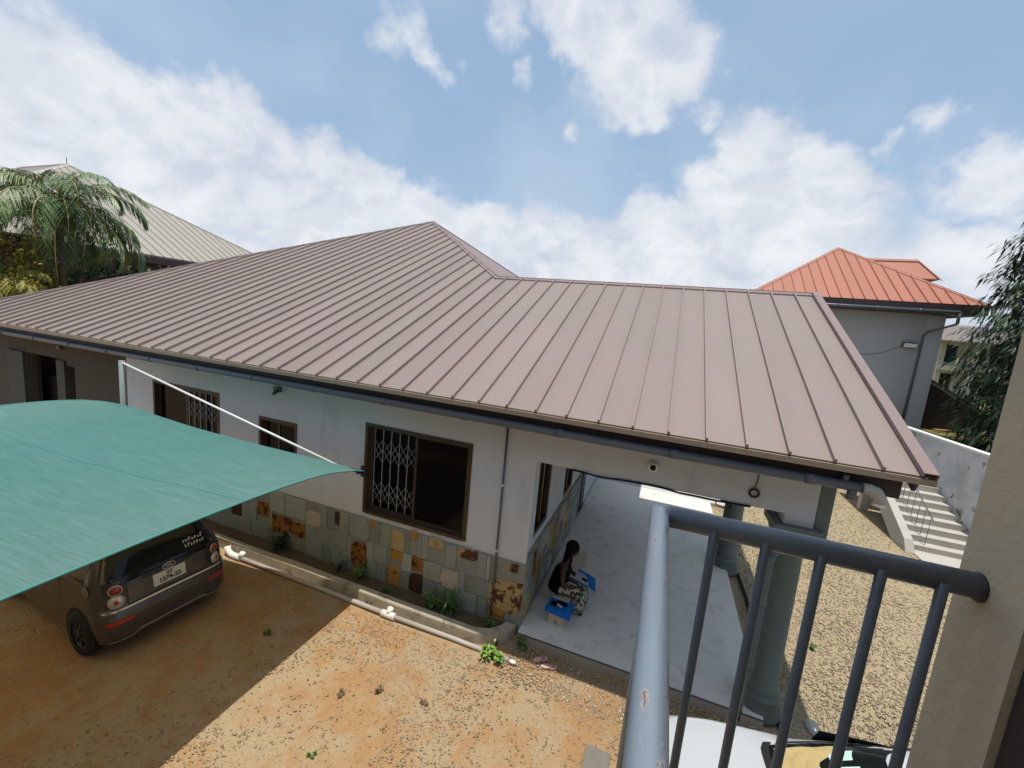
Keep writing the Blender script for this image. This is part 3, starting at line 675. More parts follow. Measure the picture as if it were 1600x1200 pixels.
def plinth_and_yard():
    o = MB().box(-1.66, 14.01, G - .05, 2.6, 19, -.03).build('concrete_apron', M_APRON); o['kind'] = 'structure'
    # kerb of the planter along the wall
    k = thing('planter_kerb', 'low weathered concrete kerb edging the planting strip below the stone wall', 'kerb', (-5, 5.62, G))
    mb = MB(); pts_o = [(-12, 5.565), (-2.25, 5.585), (-1.98, 5.66), (-1.80, 5.86), (-1.72, 6.08)]; pts_i = [(-12, 5.70), (-2.30, 5.715), (-2.09, 5.79), (-1.95, 5.95), (-1.90, 6.08)]
    x = [(-12 + i * .75) for i in range(14)]
    outer = [(a, 5.565 + random.uniform(-.006, .006)) for a in x[:-1]] + pts_o[1:]; inner = [(a, 5.71 + random.uniform(-.008, .008)) for a in x[:-1]] + pts_i[1:]
    zt = [.045 + random.uniform(-.008, .008) for _ in outer]
    for i in range(len(outer) - 1):
        a, b, c, d = outer[i], outer[i + 1], inner[i + 1], inner[i]
        z0, z1 = zt[i], zt[i + 1]
        v = [mb.bm.verts.new(q) for q in ((a[0], a[1] - .01, G - .05), (b[0], b[1] - .01, G - .05), (c[0], c[1], G - .05), (d[0], d[1], G - .05), (a[0], a[1], z0), (b[0], b[1], z1), (c[0], c[1], z1), (d[0], d[1], z0))]
        for f in ((4, 5, 6, 7), (0, 1, 5, 4), (2, 3, 7, 6)) + (((0, 4, 7, 3),) if i == 0 else ()) + (((1, 2, 6, 5),) if i == len(outer) - 2 else ()): mb.bm.faces.new([v[j] for j in f])
    bmesh.ops.remove_doubles(mb.bm, verts=mb.bm.verts[:], dist=1e-4)
    es = [e for e in mb.bm.edges if len(e.link_faces) == 2 and e.calc_face_angle(0) > .8]
    bmesh.ops.bevel(mb.bm, geom=es, offset=.012, segments=2, affect='EDGES')
    mb.build('kerb_stone', M_KERB, k)
    o = MB().box(-12, 5.70, G - .05, -1.9, WY, -.05).build('planter_soil', M_SOILD); o['kind'] = 'structure'
    # PVC pipe lying on the ground along the kerb
    p = thing('drain_pipe', 'pale plastic drain pipe lying on the ground along the kerb with white joints', 'pipe', (-4, 5.45, G))
    mb = MB(); mb.tube([(-7.45, 5.43, -.085), (-5.5, 5.45, -.09), (-3.9, 5.44, -.085)], .040, 12); mb.tube([(-3.7, 5.44, -.085), (-2.6, 5.48, -.10), (-1.62, 5.49, -.115)], .036, 12); mb.build('pipe_run', M_PIPE_L, p)
    mb = MB(); mb.tube([(-3.93, 5.44, -.085), (-3.66, 5.44, -.085)], .058, 14); mb.tube([(-3.80, 5.44, -.085), (-3.78, 5.47, .03)], .05, 14); mb.build('tee_joint', M_PVC, p)
    mb = MB(); mb.tube([(-7.28, 5.43, -.085), (-7.55, 5.43, -.085), (-7.68, 5.45, -.05), (-7.72, 5.47, .03)], .060, 14); mb.tube([(-7.3, 5.43, -.08), (-7.27, 5.45, .03)], .052, 14); mb.build('elbow_joint', M_PVC, p)
    tag(MB().ell((-1.55, 5.47, -.10), (.06, .035, .03)).build('white_stone', M_PVC), 'small white lump on the ground at the end of the drain pipe', 'stone')
    tag(MB().tube([(2.1, 5.2, -.10), (2.17, 7.5, -.105), (2.19, 9.2, -.105), (2.13, 11), (2.1, 12.5, -.11)] if False else [(2.12, 5.4, -.105), (2.17, 7.5, -.105), (2.19, 9.2, -.105), (2.13, 11, -.105), (2.1, 12.6, -.11)], .03, 8).build('black_hose', M_DARK), 'black hose lying on the gravel beside the porch floor', 'hose')
    tag(MB().box(-.27, 4.0, G - .05, .03, 4.58, G + .17, .015).build('concrete_block', M_CONC2), 'beige concrete block on the dirt left of the worn rail', 'block')
plinth_and_yard()

# ------------------------------------------------------------------ shade sail
def shade_sail():
    s = thing('shade_sail', 'green shade net canopy stretched above the parked taupe car', 'shade sail', (-8, 3, G))
    A, B, C_, D = Vector((-4.46, 5.50, 2.30)), Vector((-11.35, 5.18, 2.64)), Vector((-11.9, -.9, 2.5)), Vector((-4.22, -.9, 2.58))
    n = 80
    def edge(p, q, sag, lift, t):
        e = p.lerp(q, t); c = (A + B + C_ + D) / 4; k = 4 * t * (1 - t)
        d = (c - e); d.z = 0; d.normalize()
        return e + d * sag * k + Vector((0, 0, lift * k))
    def rt(v):      # right edge A->D: rises quickly from the tip
        t = v; e = edge(A, D, .10, 0, t); e.z = 2.30 + .32 * (1 - math.exp(-t * 9)) - .03 * t; return e
    def lf(v): e = edge(B, C_, .12, .0, v); return e
    def tp(u):
        e = edge(A, B, .24, .03, u); return e
    def bt(u): return edge(D, C_, .3, 0, u)
    V = np.zeros((n + 1, n + 1, 3))
    for i in range(n + 1):
        u = i / n
        for j in range(n + 1):
            v = j / n; v2 = v
            P = (1 - v) * tp(u) + v * bt(u) + (1 - u) * rt(v) + u * lf(v) - ((1 - u) * (1 - v) * A + u * (1 - v) * B + u * v * C_ + (1 - u) * v * D)
            k = 16 * u * (1 - u) * v * (1 - v)
            w = min(1, k * 3); ra = math.hypot(u, v)
            P.z += -.10 * k + w * (.014 * math.sin(u * 31 + v * 6 + 2 * math.sin(v * 5)) + .010 * math.sin(v * 27 + u * 5)) + .016 * math.sin(14 * math.atan2(v, u + .02)) * math.exp(-ra * 3.2) * min(1, ra * 8)
            dB = math.hypot((1 - u) * 6.9, v * 6.1); cc = (A + B + C_ + D) / 4 - P; cc.z = 0
            P += cc.normalized() * .55 * math.exp(-(dB / .55) ** 1.3)
            V[i, j] = P
    idx = lambda i, j: i * (n + 1) + j
    F = np.array([[idx(i, j), idx(i + 1, j), idx(i + 1, j + 1), idx(i, j + 1)] for i in range(n) for j in range(n)])
    o = np_mesh('canopy', V.reshape(-1, 3), F, sail_material(), parent=s)
    o.data.polygons.foreach_set('use_smooth', [True] * len(F))
    mh = mat('sail_hem', (.07, .25, .23), .8, .1, 20)
    for nm, pts in (('hem', [V[0, j] for j in range(n + 1)]), ('hem', [V[i, 0] for i in range(n + 1)]), ('hem', [V[n, j] for j in range(n + 1)])):
        MB().tube([Vector(p) for p in pts], .012, 6).build(nm, mh, s)
    for v in (.33, .66):      # stitched joins between the net widths
        j = int(v * n); MB().tube([Vector(V[i, j]) + Vector((0, 0, .002)) for i in range(0, n + 1, 2)], .007, 5).build('seam', mh, s)
    # pole, tube and bracket
    MB().tube([(-10.62, 5.32, G), (-10.62, 5.32, 3.46)], .055, 14).build('pole', M_POLE, s)
    MB().tube([(-10.56, 5.32, 3.41), (-4.62, 5.47, 2.235)], .021, 10).build('brace_tube', M_STEELW, s)
    mb = MB(); mb.tube([(-4.66, 5.46, 2.24), (-4.99, 6.11, 1.98)], .026, 8); mb.box(-5.03, 6.09, 1.9, -4.94, 6.128, 2.1); mb.tube([(-4.47, 5.49, 2.30), (-4.95, 6.09, 2.06)], .008, 6); mb.build('wall_bracket', M_FASCIA, s)
shade_sail()

# ------------------------------------------------------------------ cars
class Car:
    """body as horizontal outlines stacked in z; u = distance from the rear bumper, +y = across"""
    def __init__(c, lv, rad): c.lv = lv; c.rad = rad; c.n = 48
    def at(c, z):
        L = c.lv
        for a, b in zip(L, L[1:]):
            if z <= b[0] or b is L[-1]:
                t = max(0, min(1, (z - a[0]) / (b[0] - a[0]))); return [p + (q - p) * t for p, q in zip(a, b)]
    def ring(c, z, off=0):
        _, ur, uf, w = c.at(z); r = min(c.rad, w * .8); ur -= off; uf += off; w += off; p = []
        for (cu, cy, a0, rr) in ((ur + r, -w + r, PI, r), (uf - r * 1.5, -w + r, 1.5 * PI, r), (uf - r * 1.5, w - r, 0, r), (ur + r, w - r, .5 * PI, r)):
            for k in range(9):
                a = a0 + k / 8 * PI / 2; ce, se = math.cos(a), math.sin(a)
                su = 1.5 if cu == uf - r * 1.5 else 1
                p.append((cu + ce * rr * su, cy + se * rr, z))
        return p
    def rear(c, y, z, off=.004):
        """point on the rear face at lateral y"""
        _, ur, uf, w = c.at(z); r = min(c.rad, w * .8); d = abs(y) - (w - r)
        u = ur + (r - math.sqrt(max(0, r * r - d * d)) if d > 0 else 0)
        return Vector((u - off, y, z))
    def side(c, u, z, sgn, off=.004): return Vector((u, sgn * (c.at(z)[3] + off), z))
    def front(c, y, z, off=.004):
        _, ur, uf, w = c.at(z); r = min(c.rad, w * .8); d = abs(y) - (w - r)
        u = uf - (1.5 * (r - math.sqrt(max(0, r * r - d * d))) if d > 0 else 0)
        return Vector((u + off, y, z))
    def patch(c, fn, a0, a1, b0, b1, na=10, nb=4, th=.012):
        """patch following the body: fn(a,b)->point"""
        mb = MB(); g = [[fn(a0 + (a1 - a0) * i / na, (b0(i / na) if callable(b0) else b0) + ((b1(i / na) if callable(b1) else b1) - (b0(i / na) if callable(b0) else b0)) * j / nb) for j in range(nb + 1)] for i in range(na + 1)]
        V = [[mb.bm.verts.new(p) for p in r] for r in g]
        for i in range(na):
            for j in range(nb):
                f = mb.bm.faces.new((V[i][j], V[i + 1][j], V[i + 1][j + 1], V[i][j + 1])); f.smooth = True
        return mb
def car_frame(x, y, ang):
    """local u runs towards -x (the car's nose), y kept; ground z"""
    return Matrix.Translation((x, y, G)) @ Matrix.Rotation(ang, 4, 'Z') @ Matrix.Diagonal((-1, 1, 1, 1))

def wheel(car_obj, M, u, y, sgn, r=.285, w=.17, label=None):
    mb = MB(); c = Vector((u, y, r))
    prof = [(r * .62, -.5), (r * .93, -.5), (r, -.32), (r, .32), (r * .93, .5), (r * .62, .5)]
    rings = [[M @ (c + Vector((rr * math.cos(a), t * w, rr * math.sin(a)))) for a in np.linspace(0, 2 * PI, 28, endpoint=False)] for rr, t in prof]
    mb.loft(rings, cap=False); wh = mb.build('wheel', M_TYRE, car_obj)
    mb = MB(); yo = sgn * w * .42
    for k in range(7):
        a = 2 * PI * k / 7; d = Vector((math.cos(a), 0, math.sin(a))); t = Vector((-math.sin(a), 0, math.cos(a)))
        o = c + Vector((0, yo, 0))
        mb.obox(M @ (o + d * .03 - t * .016), (M.to_3x3() @ (d * (r * .56))), M.to_3x3() @ (t * .032), M.to_3x3() @ Vector((0, -sgn * .03, 0)))
    rr = [[M @ (c + Vector((q * math.cos(a), yo + t, q * math.sin(a)))) for a in np.linspace(0, 2 * PI, 24, endpoint=False)] for q, t in ((r * .66, 0), (r * .60, .006 * sgn), (r * .57, -.03 * sgn))]
    mb.loft(rr, cap=False)
    mb.loft([[M @ (c + Vector((q * math.cos(a), yo + t, q * math.sin(a)))) for a in np.linspace(0, 2 * PI, 14, endpoint=False)] for q, t in ((.045, .004 * sgn), (.03, .014 * sgn))])
    mb.build('rim', M_CHROME, wh)
    mb = MB(); mb.loft([[M @ (c + Vector((q * math.cos(a), y * 0 - sgn * .06, q * math.sin(a)))) for a in np.linspace(0, 2 * PI, 24, endpoint=False)] for q in (r * .64, .01)]); mb.build('brake_disc', M_DARK, wh)

def body_mesh(c, M, zs, m, parent, name='body'):
    mb = MB(); mb.loft([[M @ Vector(p) for p in c.ring(z)] for z in zs]); return mb.build(name, m, parent)

def taupe_car():
    t = thing('hatchback', 'taupe hatchback parked under the green shade sail, rear end showing', 'car', (-7, 3.76, G))
    lv = [(.17, .16, 3.36, .72), (.24, .045, 3.46, .775), (.34, .012, 3.50, .797), (.47, .0, 3.51, .80), (.58, .012, 3.49, .80), (.655, .05, 3.45, .80), (.67, .085, 3.43, .80), (.80, .10, 3.36, .80), (.92, .125, 2.72, .79), (1.02, .16, 2.55, .765), (1.20, .25, 2.20, .695), (1.38, .36, 1.80, .62), (1.45, .42, 1.62, .585), (1.49, .58, 1.35, .50)]
    c = Car(lv, .24); M = car_frame(-6.45, 3.75, math.radians(-2.3)) @ Matrix.Diagonal((1.065, 1.065, 1.11, 1))
    zs = [.17, .20, .24, .29, .34, .40, .47, .53, .58, .62, .655, .67, .73, .80, .86, .92, .97, 1.02, 1.11, 1.20, 1.29, 1.38, 1.42, 1.45, 1.475, 1.49]
    body_mesh(c, M, zs, M_CARG, t)
    MX = lambda f: (lambda a, b: M @ f(a, b))
    R = MX(lambda y, z: c.rear(y, z)); R2 = MX(lambda y, z: c.rear(y, z, .008)); R3 = MX(lambda y, z: c.rear(y, z, .014))
    P = c.patch
    P(MX(lambda a, z: c.rear(a * (c.at(z)[3] - .045), z)), -1, 1, lambda s: .955 - .03 * abs(2 * s - 1) ** 2 + .06 * (abs(2 * s - 1) > .8), 1.38, 20, 8).build('rear_window', M_CARGLASS, t)
    P(R, -.55, .55, .955, .972, 14, 1).build('window_seal', M_DARK, t)
    for sg in (-1, 1):
        P(MX(lambda u, z: c.side(u, z, sg)), .45, 1.25, lambda s: .98, lambda s: 1.34, 6, 5).build('side_window', M_CARGLASS, t)
        P(MX(lambda u, z: c.side(u, z, sg)), 1.32, 2.10, lambda s: .98, lambda s: 1.36 - .22 * max(0, s - .5), 6, 5).build('side_window', M_CARGLASS, t)
        # lamp cluster: black housing, red lamp above, clear lamp below
        hs = P(R, sg * .50, sg * .705, .695, lambda s: 1.0, 6, 6).build('tail_light', M_CARD, t)
        for (yy, zz, rr, m, nm) in ((.605, .905, .068, M_LAMPR, 'red_lamp'), (.61, .765, .082, M_LAMPC, 'clear_lamp')):
            mb = MB(); ctr = R3(sg * yy, zz); nrm = (M.to_3x3() @ Vector((-1, sg * .45, .1))).normalized(); q = nrm.to_track_quat('Z', 'Y').to_matrix()
            mb.ell(ctr, (rr, rr * .95, .03), q, 18, 8); lp = mb.build(nm, m, hs)
            mb = MB(); mb.ell(ctr + nrm * .022, (rr * .42, rr * .42, .012), q, 12, 6); mb.build('lamp_core', M_LAMPR, hs)
            mb = MB(); mb.tube([ctr + q @ Vector((math.cos(a) * rr * 1.04, math.sin(a) * rr * 1.0, 0)) for a in np.linspace(0, 2 * PI, 21)], .008, 6); mb.build('lamp_ring', M_SILVER, hs)
        P(R2, sg * .46, sg * .735, .50, lambda s: .545, 8, 1).build('reflector', M_REFL, t)
    # tailgate shut lines and number plate recess
    for a, b, z0, z1 in ((-.49, -.48, .675, .96), (.48, .49, .675, .96)): P(R, a, b, z0, z1, 1, 4).build('shut_line', M_DARK, t)
    P(R, -.49, .49, .664, .676, 12, 1).build('shut_line', M_DARK, t)
    P(R, -.30, .30, .70, lambda s: .935, 10, 3).build('plate_recess', mat('recess_paint', (.10, .085, .07), .4), t)
    P(R2, -.31, .31, .905, .945, 12, 1).build('trim_strip', M_CARD, t)
    pl = P(R3, -.20, .20, .735, .895, 4, 2).build('number_plate', M_PLATE, t)
    base = M @ c.rear(0, .815, .020); nx = (M.to_3x3() @ Vector((0, -1, 0))).normalized() * -1
    zdir = (M @ c.rear(0, .89, .02) - M @ c.rear(0, .74, .02)).normalized(); xd = (M.to_3x3() @ Vector((0, 1, 0))).normalized(); nd = xd.cross(zdir)
    def TM(p): return Matrix((( *[xd.x], zdir.x, nd.x, p.x), (xd.y, zdir.y, nd.y, p.y), (xd.z, zdir.z, nd.z, p.z), (0, 0, 0, 1)))
    text_mesh('plate_text', '1274-22', .088, M_DARK, TM(base - zdir * .028), pl, .002, True)
    text_mesh('plate_text', 'GT', .066, M_DARK, TM(base + zdir * .048), pl, .002, True)
    # oval badge
    bc = M @ c.rear(.0, .945, .018)
    mb = MB(); q = Matrix((xd, zdir, nd)).transposed()
    mb.ell(bc, (.085, .042, .008), q, 20, 6); bd = mb.build('badge', M_CARD, t)
    MB().tube([bc + q @ Vector((.085 * math.cos(a), .042 * math.sin(a), .006)) for a in np.linspace(0, 2 * PI, 25)], .006, 6).build('badge_ring', M_SILVER, bd)
    text_mesh('badge_text', 'KIA', .055, M_SILVER, TM(bc + nd * .008), bd, .002, True)
    # white lettering on the glass, two unreadable short rows as in the photograph
    for k, (yy, zz) in enumerate(((.36, 1.13), (.37, 1.065))):
        p = M @ c.rear(yy, zz, .01); p2 = M @ c.rear(yy, zz + .05, .01); zd2 = (p2 - p).normalized(); n2 = xd.cross(zd2)
        MM = Matrix(((xd.x, zd2.x, n2.x, p.x), (xd.y, zd2.y, n2.y, p.y), (xd.z, zd2.z, n2.z, p.z), (0, 0, 0, 1)))
        mb = MB()
        for i in range(7):
            ox = -.13 + i * .042; hgt = random.uniform(.03, .055)
            mb.obox(MM @ Vector((ox, 0, 0)), MM.to_3x3() @ Vector((.008, 0, 0)), MM.to_3x3() @ Vector((.006, hgt, 0)), MM.to_3x3() @ Vector((0, 0, .002)))
            mb.obox(MM @ Vector((ox, random.choice((0, hgt * .5, hgt * .9)), 0)), MM.to_3x3() @ Vector((.028, .006, 0)), MM.to_3x3() @ Vector((0, .008, 0)), MM.to_3x3() @ Vector((0, 0, .0025)))
        mb.build('sticker', M_PAPER, t)
    # bumper line and silver lip
    P(R2, -.70, .70, lambda s: .235 + .05 * (1 - abs(2 * s - 1)) ** .5 * 0 + .05 * (abs(2 * s - 1) < .62), lambda s: .262 + .05 * (abs(2 * s - 1) < .62), 28, 1).build('bumper_lip', M_SILVER, t)
    P(R, -.62, .62, .29, .40, 14, 2).build('bumper_grille', mat('bumper_dark', (.075, .065, .055), .5), t)
    P(R2, -.74, .74, .648, .662, 16, 1).build('bumper_top', M_SILVER, t)
    # wheels, arches, fuel flap
    for u in (.54, 2.90):
        for sg in (-1, 1):
            wheel(t, M, u, sg * .738, sg, .295, .17)
            mb = MB(); cpt = Vector((u, 0, .285))
            ys = sg * (c.at(.4)[3] + .003)
            mb.loft([[M @ (cpt + Vector((q * math.cos(a), ys, q * math.sin(a)))) for a in np.linspace(-.25, PI + .25, 20)] for q in (.345, .05)], cap=False, closed=False)
            mb.build('wheel_arch', M_TYRE, t)
    mb = MB(); p = M @ c.side(.36, .90, -1, .006); mb.ell(p, (.078, .010, .078)); f = mb.build('fuel_flap', mat('flap_paint', (.17, .155, .135), .4), t)
    P(MX(lambda u, z: c.side(u, z, -1)), .985, .992, .30, .97, 1, 6).build('shut_line', M_DARK, t)
    P(MX(lambda u, z: c.side(u, z, -1)), 1.02, 1.16, .855, .885, 3, 1).build('door_handle', M_CARG, t)
taupe_car()

def white_car():
    t = thing('saloon_car', 'silver white car parked below the balcony railing, bonnet and windscreen seen from above', 'car', (2.3, 4.0, G))
    lv = [(.18, .15, 4.05, .78), (.30, .03, 4.19, .84), (.50, .0, 4.22, .86), (.65, .03, 4.20, .86), (.78, .08, 4.10, .855), (.86, .12, 3.80, .84), (.93, .18, 3.20, .82), (.97, .2, 2.98, .80), (1.15, .35, 2.66, .72), (1.32, .55, 2.32, .64), (1.42, .72, 2.05, .58), (1.47, .95, 1.75, .5)]
    c = Car(lv, .30); M = car_frame(4.55, 4.30, math.radians(5))
    zs = [.18, .24, .30, .4, .50, .58, .65, .72, .78, .82, .86, .90, .93, .97, 1.03, 1.09, 1.15, 1.24, 1.32, 1.37, 1.42, 1.45, 1.47]
    body_mesh(c, M, zs, M_CARW, t)
    F = lambda y, z: M @ c.front(y, z, .022)
    F2 = lambda y, z: M @ c.front(y, z, .030)
    wsn = c.patch(F, -.60, .60, lambda s: .985 - .012 * math.sin(PI * s), lambda s: 1.405, 16, 10).build('windscreen', M_CARGLASS, t)
    c.patch(F2, -.64, .64, .965, .992, 16, 1).build('scuttle', M_DARK, t)
    for sg in (-1, 1):
        c.patch(lambda u, z: M @ c.side(u, z, sg), 1.0, 1.8, 1.0, 1.36, 6, 5).build('side_window', M_CARGLASS, t)
        c.patch(lambda u, z: M @ c.side(u, z, sg), 1.86, 2.5, 1.0, lambda s: 1.36 - .1 * s, 6, 5).build('side_window', M_CARGLASS, t)
        c.patch(lambda z, b: M @ (c.front(sg * (.62 + b), z, .008)), 1.0, 1.40, 0, .035, 8, 1).build('pillar_trim', M_DARK, t)
        # mirror
        mb = MB(); p = Vector((2.42, sg * .94, 1.02)); mb.ell(M @ p, (.075, .12, .075), Matrix.Rotation(math.radians(12), 3, 'Z')); mi = mb.build('wing_mirror', mat('mirror_grey', (.09, .105, .115), .3, .05, 8, coat=.5), t)
        mb = MB(); mb.tube([M @ Vector((2.44, sg * .78, .97)), M @ Vector((2.42, sg * .90, 1.0))], .025, 8); mb.box(0, 0, 0, .001, .001, .001); mb.build('mirror_stalk', M_DARK, mi)
        for u in (.75, 3.42): wheel(t, M, u, sg * .77, sg, .31, .19)
    # licence discs on the screen
    for (y0, y1, z0, z1) in ((.16, .30, 1.235, 1.33), (.36, .47, 1.235, 1.32)):
        s = c.patch(F2, y0, y1, z0, z1, 3, 2).build('sticker', mat('mint_sticker', (.50, .72, .66), .5), t)
        ctr = M @ c.front((y0 + y1) / 2, z0 + .035, .034); mb = MB(); nd = (M @ c.front((y0 + y1) / 2, z0 + .035, .1) - ctr)
        mb.ell(ctr, (.012, .012, .004), None, 10, 5); mb.build('sticker_print', mat('print_grey', (.22, .34, .34), .6), s)
    # wipers
    for y0 in (-.4, .1):
        MB().tube([M @ c.front(y0, .995, .03), M @ c.front(y0 + .42, 1.03, .03)], .008, 6).build('wiper', M_DARK, t)
    # straw cloth on the screen, an added surface for the straw-coloured patch there
    mb = MB(); na, nb = 10, 8; g = []
    for i in range(na + 1):
        g.append([])
        for j in range(nb + 1):
            a, b = i / na, j / nb; y = .53 - .36 * a; z = 1.02 + .25 * b * (1 - .45 * a) + .015 * math.sin(9 * a)
            g[i].append(mb.bm.verts.new(M @ c.front(y, z, .045 + .012 * math.sin(a * 13 + b * 7) + .01 * math.sin(b * 17))))
    for i in range(na):
        for j in range(nb): mb.bm.faces.new((g[i][j], g[i + 1][j], g[i + 1][j + 1], g[i][j + 1])).smooth = True
    tag(mb.build('overlay', mat('straw_overlay', (.50, .38, .17), .85, .2, 8, .5, 20)), 'straw coloured cloth set on the dark windscreen of the silver white car', 'overlay')
white_car()

# ------------------------------------------------------------------ balcony (where the photographer stands)
def balcony():
    b = thing('balcony_house', 'cream house balcony in the foreground with pipe railing and a beige pillar at right', 'house', (.3, 1, 3.6))
    MB().box(-.03, -1.4, 3.42, 3.2, 1.06, 3.60).build('floor_slab', M_BALC, b)
    MB().box(.612, .895, G, .86, 1.065, 6.95).build('pillar', M_BALC, b)
    MB().box(.624, .80, 3.6, .86, .892, 6.95).build('door_frame', mat('dark_brown_frame', (.05, .036, .034), .6), b)
    MB().box(.150, -1.4, 6.95, 3.2, 1.02, 7.1).build('roof_slab', M_BALC, b)
    box_holes(-11, 13, G, 7.4, [(-9, -6.8, 1.0, 2.6), (-4.6, -2.4, 1.0, 2.6), (.9, 1.9, 3.62, 5.8), (-8.6, -6.6, 4.6, 6.0), (5, 7.2, 4.6, 6.0), (5, 7.2, 1., 2.6)], -1.6, -1.42).build('house_wall', M_WALL_B2, b)
    MB().box(-11, -1.75, G, 13, -1.65, 7.4).build('room_dark', M_DARK, b)
    r = MB().tube([(.03, 1.0, 4.588), (.612, 1.005, 4.588)], .0245, 20).build('front_rail', M_RAIL, b)
    MB().tube([(.0355, 1.0, 4.590), (.0355, -1.42, 4.590)], .0212, 24).build('side_rail', M_RAIL_OLD, b, label='worn pale rail with chipped rusty paint')
    MB().tube([(.042, 1.002, 4.60), (.042, 1.002, 3.6)], .0185, 20).build('corner_post', M_RAIL_OLD, b)
    for i, x in enumerate((.153, .254, .354, .455, .550)):
        MB().tube([(x, .985, 3.7), (x, .985, 4.588)], .0098, 12).build('baluster', M_RAIL, b)
    MB().tube([(.0, .985, 3.7), (.612, .985, 3.7)], .015, 12).build('bottom_rail', M_RAIL, b)
    MB().ell((.61, 1.005, 4.586), (.012, .028, .028), None, 12, 8).build('rail_fixing', M_FASCIA, b)
balcony()

# ------------------------------------------------------------------ right side: stairs, wall, red house, far house, bank
def stairs():
    s = thing('outdoor_stairs', 'pale concrete outdoor stairs beside the boundary wall', 'stairs', (7.3, 14.8, G))
    y0, n, run, rise = 13.95, 9, .30, .165
    for i in range(n):
        a = y0 + i * run; mb = MB(); mb.box(6.92, a, G if i == 0 else G + (i - 1) * rise - .05, 8.5, a + run + .02, G + (i + 1) * rise); mb.build('step', M_CONC, s)
    mb = MB(); L = n * run
    mb.prism([(6.72, y0 - .25, G), (6.72, y0 - .05, G + .30), (6.72, y0 + L, G + n * rise + .28), (6.72, y0 + L, G + n * rise - .22), (6.72, y0 + .55, G)], (.2, 0, 0)); mb.build('stringer', M_CONC, s)
    MB().box(6.72, y0 + L - .02, G, 6.95, y0 + L + .22, G + n * rise + .28).build('support_post', M_CONC, s)
    MB().box(6.72, y0 + L + .2, G + n * rise - .18, 8.5, y0 + L + 1.6, G + n * rise).build('landing', M_CONC, s)
    MB().box(6.9, y0 - 1.1, G - .02, 8.55, y0, G + .02).build('foot_slab', M_CONC, s)
    r = MB(); pts = [(7.28, y0 + .05, G + rise + .75), (7.28, y0 + L, G + n * rise + .80)]
    r.tube(pts, .014, 8); hr = r.build('handrail', M_COLUMN, s)
    for i in range(n):
        z = G + (i + 1) * rise; y = y0 + (i + .5) * run
        for xx in (7.28,): MB().tube([(xx, y, z), (xx, y, z + .77)], .008, 6).build('baluster', M_COLUMN, s)
stairs()

def boundary_wall():
    w = thing('boundary_wall', 'stained whitewashed boundary wall with a white coping behind the stairs', 'wall', (8.4, 15, G))
    p0, p1 = Vector((7.75, 23.0, 0)), Vector((9.6, 2.0, 0)); d = (p1 - p0); L = d.length; d.normalize(); n = Vector((-d.y, d.x, 0)); n = n if n.x > 0 else -n
    mw = wash_material()
    MB().obox(p0 + Vector((0, 0, G)), d * L, n * .16, (0, 0, 2.72)).build('wall_face', mw, w)
    MB().obox(p0 - n * .03 + Vector((0, 0, G + 2.72)), d * L, n * .22, (0, 0, .06)).build('coping', mat('white_coping', (.78, .77, .73), .7), w)
    mc = mat('pilaster_grey', (.30, .32, .32), .85)
    for t in (1.2, 4.9, 8.6, 12.3): MB().obox(p0 - n * .035 + d * t + Vector((0, 0, G)), d * .42, n * .03, (0, 0, 2.70)).build('pilaster', mc, w)
boundary_wall()

def bank():
    m = bpy.data.materials.new('dry_grass_bank'); m.use_nodes = True; T = NT(m.node_tree); co = T.n('ShaderNodeTexCoord').outputs['Object']
    c = T.mix(T.ramp(T.noise(co, 1.1, 6, .65), .38, .62), (.30, .25, .10), (.17, .19, .06)); c = T.mix(T.ramp(T.noise(co, 9, 5, .6), .5, .7, 0, .6), c, (.10, .085, .04))
    b = T.n('ShaderNodeBsdfPrincipled', {'Base Color': c, 'Roughness': .95, 'Specular IOR Level': .1, 'Normal': T.n('ShaderNodeBump', {'Strength': 1., 'Distance': .1, 'Height': T.noise(co, 12, 6, .7)}).outputs[0]}); T.n('ShaderNodeOutputMaterial', {0: b.outputs[0]})
    xs = np.concatenate([[7.95, 8.6, 9.4], np.linspace(10, 70, 40)]); ys = np.linspace(3, 95, 70); X, Y = np.meshgrid(xs, ys)
    X = np.maximum(X, 7.75 + (23 - Y) * .0881 + .14)
    Z = 2.15 + .12 * np.sin(X * .9) * np.cos(Y * .7) - .1 * (X > 12); v = np.stack([X, Y, Z], -1).reshape(-1, 3); nx = len(xs); i = (np.arange(len(ys) - 1)[:, None] * nx + np.arange(nx - 1)[None]).ravel()
    o = np_mesh('grass_bank', v, np.stack([i, i + 1, i + nx + 1, i + nx], 1), m, kind='structure'); o.data.polygons.foreach_set('use_smooth', [True] * len(o.data.polygons))
    for k, (x, y, a) in enumerate(((10.6, 21.6, .3), (11.3, 20.9, .1))):
        tag(MB().obox((x, y, 2.24), (1.3 * math.cos(a), 1.3 * math.sin(a), .02), (-.05, .14, 0), (0, 0, .04)).build('plank', mat('orange_plank', (.48, .25, .12), .8)), ('orange plank lying on the dry grass close to the red roofed house', 'orange plank lying on the dry grass nearest the dark tree')[k], 'plank', 'planks on the dry grass')
bank()

